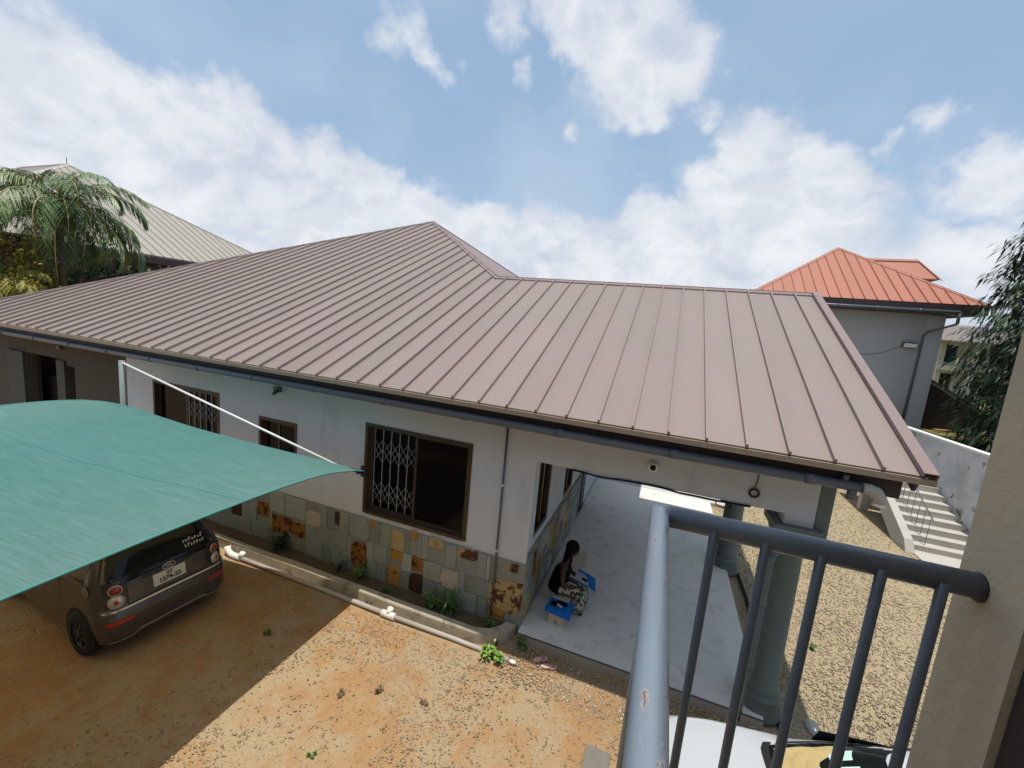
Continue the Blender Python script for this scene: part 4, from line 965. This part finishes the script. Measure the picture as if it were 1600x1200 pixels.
def red_house():
    h = thing('red_roof_house', 'slate grey house with a red orange hipped metal roof', 'house', (6.5, 22, 2.1))
    ey, ez, m = 20.2, 7.13, .69; xl, xr = 2.93, 10.57; ax = (xl + xr) / 2; run = (xr - xl) / 2; ay = ey + run; az = ez + m * run; sl = math.hypot(1, m); back = 32.
    mb = MB()
    mb.prism([(xl, ey, ez - .06), (xr, ey, ez - .06), (ax, ay, az - .06)], (0, 0, -.05))
    mb.prism([(xr, ey, ez), (xr, back, ez), (ax, back, az), (ax, ay, az)], (0, 0, -.05)); mb.prism([(xl, ey, ez), (ax, ay, az), (ax, back, az), (xl, back, ez)], (0, 0, -.05))
    roof = mb.build('roof', M_RED, h)
    roof_panels(roof, (0, ey, ez), (1, 0, 0), (0, 1, m), [(xl, 0), (xr, 0), (ax, run * sl)], .385, 3.02, M_RED)
    ridge_cap(roof, (xl, ey, ez), (ax, ay, az), (0, -1, -m), (-1, 0, -m), .16, M_REDCAP); ridge_cap(roof, (xr, ey, ez), (ax, ay, az), (0, -1, -m), (1, 0, -m), .16, M_REDCAP)
    # second, rear hip
    rz, ry = 9.85, 27.0; x0, x1 = 8.2, 11.0; q = .55
    mb = MB(); A, B = Vector((x0, ry, rz)), Vector((x1, ry, rz)); f0, f1 = Vector((x0, ry - 1, rz - 1.)), Vector((x1 + q, ry - 1, rz - 1.)); b0, b1 = Vector((x0, ry + 1, rz - 1.)), Vector((x1 + q, ry + 1, rz - 1.))
    mb.prism([A, B, f1, f0], (0, 0, -.05)); mb.prism([B, b1, f1], (0, 0, -.05)); mb.prism([A, b0, b1, B], (0, 0, -.05)); mb.build('rear_roof', M_RED, h)
    ridge_cap(roof, A, B, (0, -1, -m), (0, 1, -m), .16, M_REDCAP); ridge_cap(roof, B, f1, (0, -1, -m), (1, 0, -m), .16, M_REDCAP)
    mb = MB(); mb.box(xl, ey - .01, ez - .36, xr, ey + .03, ez - .03); mb.box(xr - .03, ey + .03, ez - .36, xr, back, ez - .03); mb.build('fascia', M_FASCIA, roof)
    MB().box(xl, ey + .03, ez - .37, xr - .03, 21.0, ez - .34).build('soffit', M_FASCIA, roof)
    wx = 9.78
    MB().box(3.6, 21.0, 1.9, wx, 21.2, ez - .37).build('wall', M_WALL_R, h)
    MB().box(wx - .2, 21.2, 1.9, wx, 31, ez - .37).build('side_wall', M_WALL_R, h); MB().box(3.6, 21.2, 1.9, 3.8, 31, ez - .37).build('side_wall', M_WALL_R, h)
    MB().box(wx - .5, 20.965, 1.9, wx + .02, 20.998, ez - .40).build('corner_pilaster', M_WALL_RL, h)
    mb = MB(); gy, gz = ey - .07, ez - .30; mb.tube([(xl, gy, gz), (9.75, gy, gz)], .06, 12)
    for x in np.arange(3.4, 9.8, 1.3): mb.tube([(x - .05, gy, gz), (x + .05, gy, gz)], .068, 12)
    mb.tube([(9.75, gy, gz), (9.75, gy, gz - .42)], .05, 10); mb.tube([(9.75, gy, gz - .42), (9.3, 20.9, gz - .75), (9.22, 20.93, gz - .9), (9.18, 20.93, 2.0)], .04, 10); mb.build('gutter_pipe', M_PIPE, h)
    mb = MB(); mb.obox((8.6, 20.84, 5.42), (.46, 0, 0), (0, .10, .05), (0, -.06, .18)); f = mb.build('floodlight', M_PIPE, h); MB().obox((8.64, 20.825, 5.445), (.40, 0, 0), (0, -.05, .15), (0, -.008, 0)).build('lamp_glass', M_PVC, f)
    MB().ell((6.85, 20.98, 5.12), (.07, .05, .07)).build('wall_box', M_FASCIA, h)
    MB().tube([(6.9 + t * 1.7, 20.985, 5.1 + .35 * t - .9 * t * (1 - t)) for t in np.linspace(0, 1, 12)], .007, 5).build('cable', M_FASCIA, h)
red_house()

def lean_to():
    s = thing('lean_to_roof', 'dark metal lean-to roof sloping down beside the grey house corner', 'shed', (11, 22, 2.1))
    a, b = Vector((10.3, 22.2, 4.3)), Vector((12.6, 21.2, 2.75))
    MB().prism([a, b, b + Vector((.5, 2.5, 0)), a + Vector((.5, 2.5, 0))], (0, 0, -.10)).build('roof_sheet', mat('dark_sheet', (.07, .07, .085), .5), s)
    MB().prism([a + Vector((0, .1, -.15)), b + Vector((-.1, .1, -.15)), Vector((12.5, 21.3, 2.1)), Vector((10.3, 22.3, 2.1))], (.05, .1, 0)).build('end_panel', mat('brown_panel', (.06, .045, .04), .8), s)
lean_to()

def far_house():
    h = thing('far_house', 'pale two storey house with brown hipped roof far beyond the grass', 'house', (24, 46, 2))
    x0, x1, y = 21.2, 30, 45.; mb = MB()
    holes = []
    for (za, zb) in ((2.5, 4.1), (5.0, 6.45)):
        for (a, b) in ((21.5, 22.3), (23.3, 24.0), (24.3, 25.3), (26, 27), (27.5, 28.5)): holes.append((a, b, za, zb))
    ww = mat('far_wall_paint', (.50, .46, .38), .9)
    box_holes(x0, x1, 1.9, 6.75, holes, y, y + .25).build('wall', ww, h)
    MB().box(x0, y + .25, 1.9, x0 + .25, y + 8, 6.75).build('side_wall', ww, h); MB().box(x0, y + 1.4, 1.9, x1, y + 1.5, 6.75).build('inner_wall', mat('far_inner', (.16, .14, .12), .9), h)
    for hx in holes: MB().box(hx[0] + .1, y + .12, hx[2] + .1, hx[1] - .1, y + .16, hx[3]).build('window', M_GLASS, h)
    for x in (22.75, 25.6): MB().box(x, y - .9, 1.9, x + .42, y - .5, 6.75).build('pillar', ww, h)
    MB().box(x0 - .1, y - 1, 4.35, x1, y - .01, 4.75).build('balcony_slab', ww, h)
    mr = mat('far_roof_paint', (.20, .165, .145), .7)
    e, ez, rz = y - 1.6, 6.75, 8.3; mb = MB()
    mb.prism([(x0 - 1, e, ez), (x1 + 1, e, ez), (x1 - 3, e + 5, rz), (x0 + 2, e + 5, rz)], (0, 0, -.12)); mb.prism([(x0 - 1, e, ez), (x0 + 2, e + 5, rz), (x0 - 1, e + 10, ez)], (0, 0, -.12)); mb.build('roof', mr, h)
    ridge_cap(h, (x0 - 1, e, ez), (x0 + 2, e + 5, rz), (0, -1, -.3), (-1, 0, -.5), .2, M_CAP)
far_house()

def left_house():
    h = thing('beige_roof_house', 'house with a pale beige hipped metal roof behind the palm', 'house', (-33, 15, G))
    T = 38; ax, ay, az = -.902 * T, .394 * T, 5 + .177 * T; m = .56; ex = -25.3; ez = az - m * (ex - ax); run = ex - ax; sl = math.hypot(1, m)
    mb = MB(); x2 = ax - 5
    mb.prism([(ax, ay, az - .03), (ex, ay + run, ez - .03), (ex, ay - run, ez - .03)], (0, 0, -.06))
    mb.prism([(ax, ay, az), (ex, ay - run, ez), (x2 - run, ay - run, ez), (x2, ay, az)], (0, 0, -.05)); mb.prism([(ax, ay, az), (x2, ay, az), (x2 - run, ay + run, ez), (ex, ay + run, ez)], (0, 0, -.05))
    roof = mb.build('roof', M_CAP, h)
    roof_panels(roof, (ex, 0, ez), (0, 1, 0), (-1, 0, m), [(ay - run, 0), (ay + run, 0), (ay, run * sl)], .47, 0.1, M_BEIGE_ROOF, rw=.045, rh=.05)
    mc = mat('beige_cap_paint', (.26, .235, .20), .6)
    ridge_cap(roof, (ax, ay, az), (ex, ay + run, ez), (1, 0, -m), (0, 1, -m), .22, mc); ridge_cap(roof, (ax, ay, az), (ex, ay - run, ez), (1, 0, -m), (0, -1, -m), .26, mat('pale_cap', (.42, .40, .36), .6)); ridge_cap(roof, (ax, ay, az), (x2, ay, az), (0, 1, -m), (0, -1, -m), .22, mc)
    MB().tube([(ax, ay, az), (ax, ay, az + .4)], .02, 6).build('lightning_rod', M_PIPE, h)
    MB().box(ex - .05, ay - run, ez - .40, ex, ay + run, ez - .05).build('fascia', M_FASCIA, roof)
    MB().box(x2 - run + 1, ay - run + 1, G, ex - 1, ay + run - 1, ez - .3).build('wall', M_WALL_B, h)
left_house()

# ------------------------------------------------------------------ plants
def leaves_mesh(name, P, D, L, W, m, parent, droop=.3, tint=None, **props):
    """leaf blades: each two quads with a fold; P base, D direction, L length, W width"""
    n = len(P); D = D / np.linalg.norm(D, axis=1, keepdims=True); up = np.array([0, 0, 1.])
    S = np.cross(D, up); S /= np.maximum(np.linalg.norm(S, axis=1, keepdims=True), 1e-6)
    L = np.broadcast_to(L, n)[:, None]; W = np.broadcast_to(W, n)[:, None]
    N = np.cross(S, D)
    mid = P + D * L * .5 + np.array([0, 0, 0]); tip = P + D * L - up * L * droop
    V = np.stack([P, mid + S * W * .5 - N * W * .12, mid, mid - S * W * .5 - N * W * .12, tip], 1).reshape(-1, 3)
    o = 5 * np.arange(n)[:, None]; F = np.concatenate([o + np.array([[0, 1, 2]]), o + np.array([[1, 4, 2]]), o + np.array([[0, 2, 3]]), o + np.array([[2, 4, 3]])])
    t = np.repeat(np.clip(rng.normal(.4, .3, n), 0, 1) if tint is None else tint, 5)
    return np_mesh(name, V, F, m, t, parent, **props)

def palm(name, label, x, y, z, nf, l0, l1, e0, e1, ml, lw):
    t = thing(name, label, 'palm', (x, y, G))
    c = Vector((x, y, z))
    MB().tube([(x, y, G), (x - .05, y - .05, z * .4), (x, y, z - .05)], [.22, .16, .14], 10).build('trunk', M_BARK, t)
    cr = MB(); cr.ell(c + Vector((0, 0, -.15)), (.28, .28, .5)); crown = cr.build('crown', M_BARK, t)
    fr = []
    for k in range(nf): fr.append((k * 2.4 + .3, e0 + (e1 - e0) * (k % 9) / 8 + random.uniform(-.1, .1), random.uniform(l0, l1), random.uniform(1.3, 2.3)))
    for (az, el, ln, dr) in fr:
        h = Vector((math.cos(az), math.sin(az), 0)); pts = []; n = 22; p = c.copy(); ang = el
        for i in range(n + 1):
            pts.append(p.copy()); p = p + (h * math.cos(ang) + Vector((0, 0, math.sin(ang)))) * (ln / n); ang -= dr / n * (1 + i / n) * 1.05
        P, D, L = [], [], []
        side = Vector((-h.y, h.x, 0))
        for i in range(2, n * 3):
            q = i / (n * 3); k = min(int(q * n), n - 1); f = q * n - k; b = pts[k].lerp(pts[k + 1], f); tan = (pts[k + 1] - pts[k]).normalized()
            for s in (-1, 1):
                P.append(b); d = side * s * random.uniform(.75, 1.1) + tan * random.uniform(.6, .95) + Vector((0, 0, random.uniform(-.45, .02))); D.append(d); L.append(.85 * math.sin(PI * min(1, .16 + q * .85)) ** .7 * random.uniform(.85, 1.1) * (.45 + .2 * ln))
        P, D = np.array(P), np.array(D); tn = random.uniform(.05, .5)
        o = leaves_mesh('frond', P, D, np.array(L) * .86, lw, ml, t, .45, np.clip(rng.normal(tn, .18, len(P)), 0, 1))
        MB().tube(pts[::2], [.03 - .002 * i for i in range(len(pts[::2]))], 6).build('rachis', M_RACHIS, o)
palm('coconut_palm', 'coconut palm with drooping green fronds in front of the beige roof', -23.0, 9.7, 7.6, 36, 2.9, 4.1, -.2, 1.52, M_PALM, .05)
M_ARECA = mat('yellow_palm_leaf', (.30, .24, .045), .5, .25, 2, tint=(.17, .21, .05))
palm('areca_palm', 'small yellow green palm at the left edge below the coconut palm', -22.4, 8.1, 4.7, 16, 1.5, 2.3, .0, 1.3, M_ARECA, .05)

def leafy(name, label, cat, base, R, n, leaf, m, trunk=True, droop=.3, group=None, zc=.55):
    t = thing(name, label, cat, base, group); b = np.array(base)
    cl = rng.normal(0, 1, (max(5, n // 60), 3)); cl /= np.linalg.norm(cl, axis=1, keepdims=True); cl *= rng.uniform(.3, .95, (len(cl), 1))
    cc = b + np.array([0, 0, R[2] * zc * 2 * .9]) + cl * np.array(R)
    P = cc[rng.integers(0, len(cc), n)] + rng.normal(0, 1, (n, 3)) * np.array(R) * .2
    D = P - (b + np.array([0, 0, R[2] * zc])); D = D / np.linalg.norm(D, axis=1, keepdims=True) + rng.normal(0, .5, (n, 3))
    leaves_mesh('crown', P, D, rng.uniform(.6, 1.2, n) * leaf, leaf * .4, m, t, droop)
    if trunk: MB().tube([b, b + np.array([.05, 0, R[2] * zc]), b + np.array([0, .05, R[2] * 1.3])], [.05 * R[0] + .02, .04 * R[0] + .01, .01], 8).build('trunk', M_BARK, t)
    return t
leafy('yellow_shrub', 'yellow and green leaved shrub at the left edge below the palm', 'shrub', (-22.6, 8.6, G), (1.5, 1.2, 3.1), 6000, .26, M_LEAFY, zc=.62, droop=.4)
leafy('dense_shrub', 'dark green bushy shrub behind the coconut palm', 'shrub', (-24.0, 11.6, G), (1.6, 2.2, 3.0), 4500, .42, M_LEAFD, zc=.62, droop=.4)
leafy('yellow_shrub', 'low yellow leaved bush beside the left end of the bungalow', 'shrub', (-19.6, 6.4, G), (.6, .6, 1.4), 700, .3, M_LEAFY, zc=.6, droop=.4)

def mast_tree():
    t = thing('mast_tree', 'tall dark green tree with drooping leaves behind the boundary wall', 'tree', (11.6, 18.2, 2.1))
    n = 19000; h = rng.random(n); r = 2.15 * np.sqrt(rng.random(n)) * (np.minimum(1, (1.02 - h) * 2.2) ** .6) * np.where(h < .1, .6 + 4 * h, 1)
    a = rng.uniform(0, 2 * PI, n); lob = 1 + .28 * np.sin(a * 3 + h * 25) * np.sin(h * 40 + a)
    P = np.stack([11.6 + r * lob * np.cos(a), 18.2 + r * lob * np.sin(a), 2.3 + h * 9.4 - .25 * r], 1)
    P += rng.normal(0, .06, P.shape)
    D = np.stack([np.cos(a) * .6, np.sin(a) * .6, -rng.uniform(.3, 1.3, n)], 1) + rng.normal(0, .3, (n, 3))
    leaves_mesh('crown', P, D, rng.uniform(.22, .42, n), .075, M_LEAFD, t, .15, np.clip(rng.normal(.3, .3, n), 0, 1))
    MB().tube([(11.6, 18.2, 2.0), (11.6, 18.2, 11.4)], [.2, .03], 10).build('trunk', M_BARK, t)
    for k in range(26):
        z = 3 + k * .28; a = k * 2.4; MB().tube([(11.6, 18.2, z), (11.6 + 1.2 * math.cos(a), 18.2 + 1.2 * math.sin(a), z - .25)], [.03, .01], 5).build('limb', M_BARK, t)
mast_tree()

def weed(x, y, z, n, ln, w, label, m=M_LEAFG, up=1.0, group='weeds along the kerb and wall', name='weed', cat='weed'):
    P, D, L = [], [], []
    st = max(3, n // 6)
    stems = []
    for s in range(st):
        a = random.uniform(0, 2 * PI); lean = random.uniform(.1, .6); hh = ln * random.uniform(.6, 1.3) * up
        stems.append((np.array([x + .02 * math.cos(a), y + .02 * math.sin(a), z]), np.array([math.cos(a) * lean, math.sin(a) * lean, 1.]) * hh))
    for i in range(n):
        b, d = stems[i % st]; q = random.uniform(.15, 1); P.append(b + d * q); a = random.uniform(0, 2 * PI); D.append([math.cos(a), math.sin(a), random.uniform(-.1, .9)]); L.append(ln * random.uniform(.35, .7))
    t = thing(name, label, cat, (x, y, z), group)
    leaves_mesh('foliage', np.array(P), np.array(D), np.array(L), w, m, t, .3)
    mb = MB()
    for b, d in stems: mb.tube([Vector(b), Vector(b + d * .5), Vector(b + d)], [.006, .005, .003], 5)
    mb.build('stem', m, t)
M_WEEDL = mat('bright_weed_leaf', (.10, .22, .03), .5, .25, 6, tint=(.25, .40, .07))
weed(-1.93, 5.43, G, 60, .17, .05, 'bright green leafy weed at the corner of the planter kerb', M_WEEDL)
weed(-1.72, 5.42, G, 40, .14, .05, 'small bright green weed in front of the planter corner', M_WEEDL)
weed(-1.52, 5.83, G, 50, .14, .05, 'dark weed tuft against the front edge of the porch step')
weed(-2.92, 5.92, -.05, 130, .36, .025, 'bushy dark green grass tuft below the spotted pale stone', up=1.1)
weed(-3.25, 5.88, -.05, 60, .22, .07, 'leafy green weed beside the bushy grass tuft in the planter')
weed(-4.85, 5.95, -.05, 40, .22, .06, 'dark weed growing under the tall rust stone')
weed(-5.35, 5.95, -.05, 30, .22, .05, 'thin brownish weed left of the tall rust stone', mat('dry_weed', (.09, .085, .05), .7))
weed(-6.9, 5.95, -.05, 70, .30, .06, 'dark leafy plant under the left rust stones', mat('dark_weed', (.02, .045, .02), .6))
weed(-4.15, 5.86, -.05, 24, .12, .04, 'small weed below the dark brown stone')
weed(-4.3, 5.50, G, 24, .10, .04, 'dry brown weed against the kerb where the sail shadow ends', mat('dry_weed', (.09, .085, .05), .7))
weed(-2.15, 5.95, -.05, 40, .16, .04, 'low green weeds at the planter end beside the patched stone')
weed(-7.35, 5.50, G, 26, .13, .04, 'small green sprig beside the white elbow pipe')
weed(-5.2, 4.3, G, 18, .08, .04, 'tiny green weed on the shaded dirt right of the car')
weed(3.05, 8.05, G, 20, .09, .05, 'small green weed on the tan gravel')
M_DRYW = mat('parched_weed', (.17, .125, .07), .8)
weed(-3.45, 3.96, G, 30, .06, .03, 'brown dry weed clump on the sunlit dirt nearest the sail shadow', M_DRYW)
weed(-3.02, 4.20, G, 34, .07, .03, 'brown dry weed clump on the sunlit dirt in the middle of the yard', M_DRYW)
weed(-3.18, 3.21, G, 22, .05, .03, 'small olive weed clump low in the yard beside the sail shadow', M_LEAFG)
weed(-2.38, 4.32, G, 22, .05, .03, 'sparse dry weed on the sunlit dirt toward the beige block', M_DRYW)
def reg_tufts():
    n = 150; P = np.stack([rng.uniform(-5, 1.0, n), rng.uniform(1.5, 5.4, n), np.full(n, G)], 1)
    k = 7; PP = np.repeat(P, k, 0) + np.concatenate([rng.normal(0, .03, (n * k, 2)), np.zeros((n * k, 1))], 1)
    D = np.stack([rng.normal(0, 1, n * k), rng.normal(0, 1, n * k), rng.uniform(.1, 1., n * k)], 1)
    leaves_mesh('ground_litter', PP, D, rng.uniform(.02, .05, n * k), .012, mat('litter', (.24, .17, .09), .9, tint=(.10, .13, .04)), None, .3, None, kind='stuff')
reg_tufts()

# ------------------------------------------------------------------ bench, person, papers, sandals
def bench():
    t = thing('bench', 'low pale wooden bench along the stone porch wall', 'bench', (-1.13, 7.4, 0))
    x0, x1, y0, y1, h = -1.29, -.98, 6.36, 8.45, .30
    MB().box(x0, y0, h - .035, x1, y1, h, .006).build('seat', M_BENCH, t)
    for y in (y0 + .06, y1 - .09):
        mb = MB(); mb.prism([(x0 + .02, y, 0), (x0 + .11, y, 0), (x0 + .155, y, .10), (x1 - .11, y, 0), (x1 - .02, y, 0), (x1 - .02, y, h - .036), (x0 + .02, y, h - .036)], (0, .03, 0)); mb.build('leg', M_BENCH, t)
    MB().box(x0 + .13, y0 + .10, .13, x0 + .17, y1 - .10, .18).build('stretcher', M_BENCH, t)
bench()

def skin_obj(name, verts, edges, radii, m, parent, lev=2, root=0):
    me = bpy.data.meshes.new(name); me.from_pydata(verts, edges, []); o = bpy.data.objects.new(name, me); COL.objects.link(o)
    md = o.modifiers.new('skin', 'SKIN'); md.use_smooth_shade = True
    for i, r in enumerate(radii):
        sv = me.skin_vertices[0].data[i]; sv.radius = (r, r) if not hasattr(r, '__len__') else r; sv.use_root = (i == root)
    sb = o.modifiers.new('sub', 'SUBSURF'); sb.levels = lev; sb.render_levels = lev
    dg = bpy.context.evaluated_depsgraph_get(); me2 = bpy.data.meshes.new_from_object(o.evaluated_get(dg)); bpy.data.objects.remove(o)
    me2.name = name; me2.materials.clear(); me2.materials.append(m)
    for p in me2.polygons: p.use_smooth = True
    return link(name, me2, parent)

def person():
    y = 6.92; sx = -1.19; t = thing('person', 'person in black sleeveless top and patterned skirt sitting on the bench reading papers', 'person', (sx, y, 0))
    s = .30
    V = [(sx - .02, y, s + .12), (sx - .03, y, s + .30), (sx + .0, y, s + .46), (sx + .03, y, s + .57), (sx + .05, y, s + .66), (sx + .09, y, s + .74)]   # pelvis..head base
    E = [(0, 1), (1, 2), (2, 3), (3, 4), (4, 5)]; r = [(.15, .12), (.12, .10), (.135, .10), (.09, .07), (.05, .05), (.055, .055)]
    def add(p, rr, par): V.append(p); r.append(rr); E.append((par, len(V) - 1)); return len(V) - 1
    for sg in (-1, 1):
        a = add((sx + .02, y + sg * .165, s + .52), .055, 3)
        if sg < 0:
            e = add((sx + .05, y - .22, s + .26), .040, a); w = add((sx + .27, y - .13, s + .235), .028, e); hnd = add((sx + .33, y - .11, s + .235), .030, w)
        else:
            e = add((sx + .10, y + .23, s + .28), .040, a); w = add((sx + .31, y + .14, s + .26), .028, e); hnd = add((sx + .37, y + .12, s + .255), .030, w)
        hp = add((sx + .0, y + sg * .09, s + .10), .095, 0); k = add((sx + .37, y + sg * .09, s + .14), .062, hp); an = add((sx + .30, y + sg * .08, .07), .040, k); add((sx + .43, y + sg * .09, .035), .032, an)
    body = skin_obj('body', V, E, r, M_SKIN, t)
    # fingers
    for (hx, hy, hz, sg) in ((sx + .34, y - .11, s + .235, -1), (sx + .38, y + .12, s + .255, 1)):
        mb = MB()
        for i in range(4):
            o = Vector((hx + .012, hy - .028 + i * .019, hz)); ln = (.062, .07, .066, .052)[i]
            mb.tube([o, o + Vector((ln * .5, 0, .004)), o + Vector((ln * .85, 0, -.012)), o + Vector((ln, 0, -.03))], [.009, .0085, .008, .006], 7)
        mb.tube([Vector((hx - .02, hy - .025 * sg, hz)), Vector((hx + .01, hy - .048 * sg, hz + .005)), Vector((hx + .04, hy - .05 * sg, hz - .005))], [.011, .010, .007], 7)
        mb.build('fingers', M_SKIN, t)
    # head with face, hair
    hc = Vector((sx + .125, y, s + .845)); mb = MB()
    q = Matrix.Rotation(math.radians(22), 3, 'Y')
    mb.ell(hc, (.105, .080, .128), q, 20, 14)
    mb.ell(hc + q @ Vector((.03, 0, -.06)), (.06, .052, .055), q, 14, 8)
    mb.ell(hc + q @ Vector((.098, 0, -.015)), (.018, .015, .022), q, 8, 6)          # nose
    for sg in (-1, 1): mb.ell(hc + q @ Vector((-.005, sg * .073, -.01)), (.018, .008, .03), q, 8, 6)
    hd = mb.build('head', M_SKIN, t)
    mb = MB(); mb.ell(hc + q @ Vector((.088, 0, -.058)), (.010, .026, .010), q, 8, 6); mb.build('mouth', mat('lip', (.10, .03, .028), .5), hd)
    mb = MB()
    for sg in (-1, 1): mb.ell(hc + q @ Vector((.083, sg * .03, .012)), (.008, .014, .008), q, 8, 6)
    mb.build('eyes', M_PAPER, hd)
    mb = MB()
    mb.ell(hc + q @ Vector((-.03, 0, .035)), (.122, .104, .128), q, 20, 14)
    rings = []
    for k, (dx, dz, rx, ry) in enumerate(((-.03, .04, .10, .088), (-.055, -.05, .085, .092), (-.085, -.14, .068, .095), (-.105, -.24, .05, .09), (-.115, -.33, .03, .07))):
        rings.append([hc + Vector((dx + rx * math.cos(a) * (1 if math.cos(a) < 0 else .75), ry * math.sin(a), dz)) for a in np.linspace(0, 2 * PI, 18, endpoint=False)])
    mb.loft(rings)
    for k in range(10):      # hanging braids
        yy = -.09 + .02 * k; mb.tube([hc + Vector((-.02 if abs(yy) > .06 else -.08, yy, -.03)), hc + Vector((-.01 if abs(yy) > .06 else -.1, yy * 1.1, -.16)), hc + Vector((-.02 if abs(yy) > .06 else -.12, yy * 1.15, -.28 - .03 * (k % 3)))], .011, 6)
    mb.build('hair', M_HAIR, hd)
    # black top
    mb = MB(); rings = []
    for (dx, z, rx, ry) in ((-.06, .06, .19, .20), (-.06, .14, .185, .19), (-.05, .24, .16, .165), (-.035, .34, .155, .16), (-.005, .43, .15, .165), (.01, .50, .115, .150), (.025, .555, .085, .115), (.035, .58, .06, .075)):
        rings.append([Vector((sx + dx + rx * math.cos(a), y + ry * math.sin(a), s + z)) for a in np.linspace(0, 2 * PI, 22, endpoint=False)])
    mb.loft(rings); mb.build('top', M_TOP, t)
    # skirt swept from the seat over the knees to the shins
    mb = MB(); rings = []
    path = [((-.10, .10), (.07, .17), 0), ((.02, .12), (.125, .20), 0), ((.16, .14), (.118, .20), 0), ((.29, .155), (.115, .20), 0), ((.36, .12), (.12, .20), .7), ((.375, .03), (.125, .20), 1.4), ((.34, -.07), (.13, .20), 1.7), ((.31, -.18), (.14, .205), 1.7)]
    for (dx, z), (ra, ry), th in path:
        c = Vector((sx + dx, y, s + z)); up = Vector((math.sin(th), 0, math.cos(th)))
        rings.append([c + up * (ra * math.cos(a) + .008 * math.sin(5 * a + dx * 20)) + Vector((0, ry * math.sin(a) * (1 + .03 * math.cos(7 * a)), 0)) for a in np.linspace(0, 2 * PI, 24, endpoint=False)])
    mb.loft(rings); mb.build('skirt', skirt_material(), t)
    # what she holds and what lies beside her
    def sheet(pts, th, bend, nm, m, lab, cat):
        mb = MB(); A, B, C, D = [Vector(p) for p in pts]; n = 8; g = []
        for i in range(n + 1):
            g.append([])
            for j in range(n + 1):
                a, b = i / n, j / n; P = (A * (1 - a) + B * a) * (1 - b) + (D * (1 - a) + C * a) * b; P = P + Vector((0, 0, bend(a, b))); g[i].append(mb.bm.verts.new(P))
        for i in range(n):
            for j in range(n): mb.bm.faces.new((g[i][j], g[i + 1][j], g[i + 1][j + 1], g[i][j + 1])).smooth = True
        bmesh.ops.solidify(mb.bm, geom=mb.bm.faces[:], thickness=th)
        return tag(mb.build(nm, m), lab, cat)
    z = s + .275
    fz = lambda a, b: .015 * math.sin(3 * a) - .02 * b * b
    sheet([(sx + .20, y - .02, z + .03), (sx + .60, y - .10, z - .03), (sx + .55, y + .24, z + .02), (sx + .22, y + .30, z + .08)], .004, fz, 'folder', M_BLUE, 'open blue folder held on the lap of the seated person', 'folder')
    sheet([(sx + .20, y - .015, z + .038), (sx + .50, y - .075, z - .008), (sx + .48, y + .17, z + .030), (sx + .21, y + .22, z + .076)], .002, fz, 'paper', M_PAPER, 'white printed sheet lying on the open folder in the lap', 'paper')
    mb = MB(); mb.obox((sx + .32, y + .03, z + .045), (.10, -.03, -.012), (.02, .06, .006), (0, 0, .004)); tag(mb.build('phone', M_DARK), 'small dark phone lying on the white sheet in the lap', 'phone')
    sheet([(-1.33, 6.30, .305), (-.88, 6.27, .305), (-.89, 6.64, .312), (-1.31, 6.66, .312)], .004, lambda a, b: .003 + .02 * max(0, a - .6) * math.sin(8 * b) - .10 * max(0, .22 - b) ** 1.0 * (1 + 1.2 * a), 'folder', M_BLUE, 'bright blue folder lying on the near end of the bench', 'folder')
    mb = MB(); mb.ell((-1.21, 6.50, .33), (.06, .075, .018)); mb.ell((-1.07, 6.55, .33), (.085, .05, .018)); mb.tube([(-1.22, 6.52, .335), (-1.1, 6.56, .345)], .022, 8); tag(mb.build('sunglasses_case', M_TOP), 'black pouch lying on the blue folder on the bench', 'pouch')
    tag(MB().obox((-1.16, 6.475, .332), (.085, -.05, 0), (.02, .034, 0), (0, 0, .012)).build('notepad', mat('pink_pad', (.70, .52, .50), .7)), 'pale pink notepad beside the black pouch on the bench folder', 'notepad')
person()

def sandal(x, y, a, label):
    t = thing('sandal', label, 'sandal', (x, y, G + .012), 'pink sandals in front of the porch', a)
    n = 20; out = []
    for k in range(n):
        q = 2 * PI * k / n; u = math.cos(q); w = math.sin(q); out.append((u * .125, w * (.045 if u < 0 else .05) * (1 - .1 * u * u) * (1 - .22 * math.exp(-((u + .15) / .3) ** 2)), 0))
    mb = MB(); mb.prism([Vector(p) for p in out], (0, 0, .022)); o = place(mb.build('sole', M_PINK, t))
    mb = MB()
    for s in (-1, 1): mb.tube([(.075, 0, .022), (.05, s * .02, .05), (.01, s * .042, .035), (-.005, s * .046, .015)], .009, 6)
    mb.ell((.045, 0, .05), (.02, .022, .012)); place(mb.build('strap', mat('pink_strap', (.45, .20, .19), .6), t))
sandal(-1.18, 5.72, math.radians(38), 'pink sandal on the dirt, the one nearer the kerb corner')
sandal(-1.02, 5.64, math.radians(18), 'pink sandal on the dirt, the one farther from the kerb')
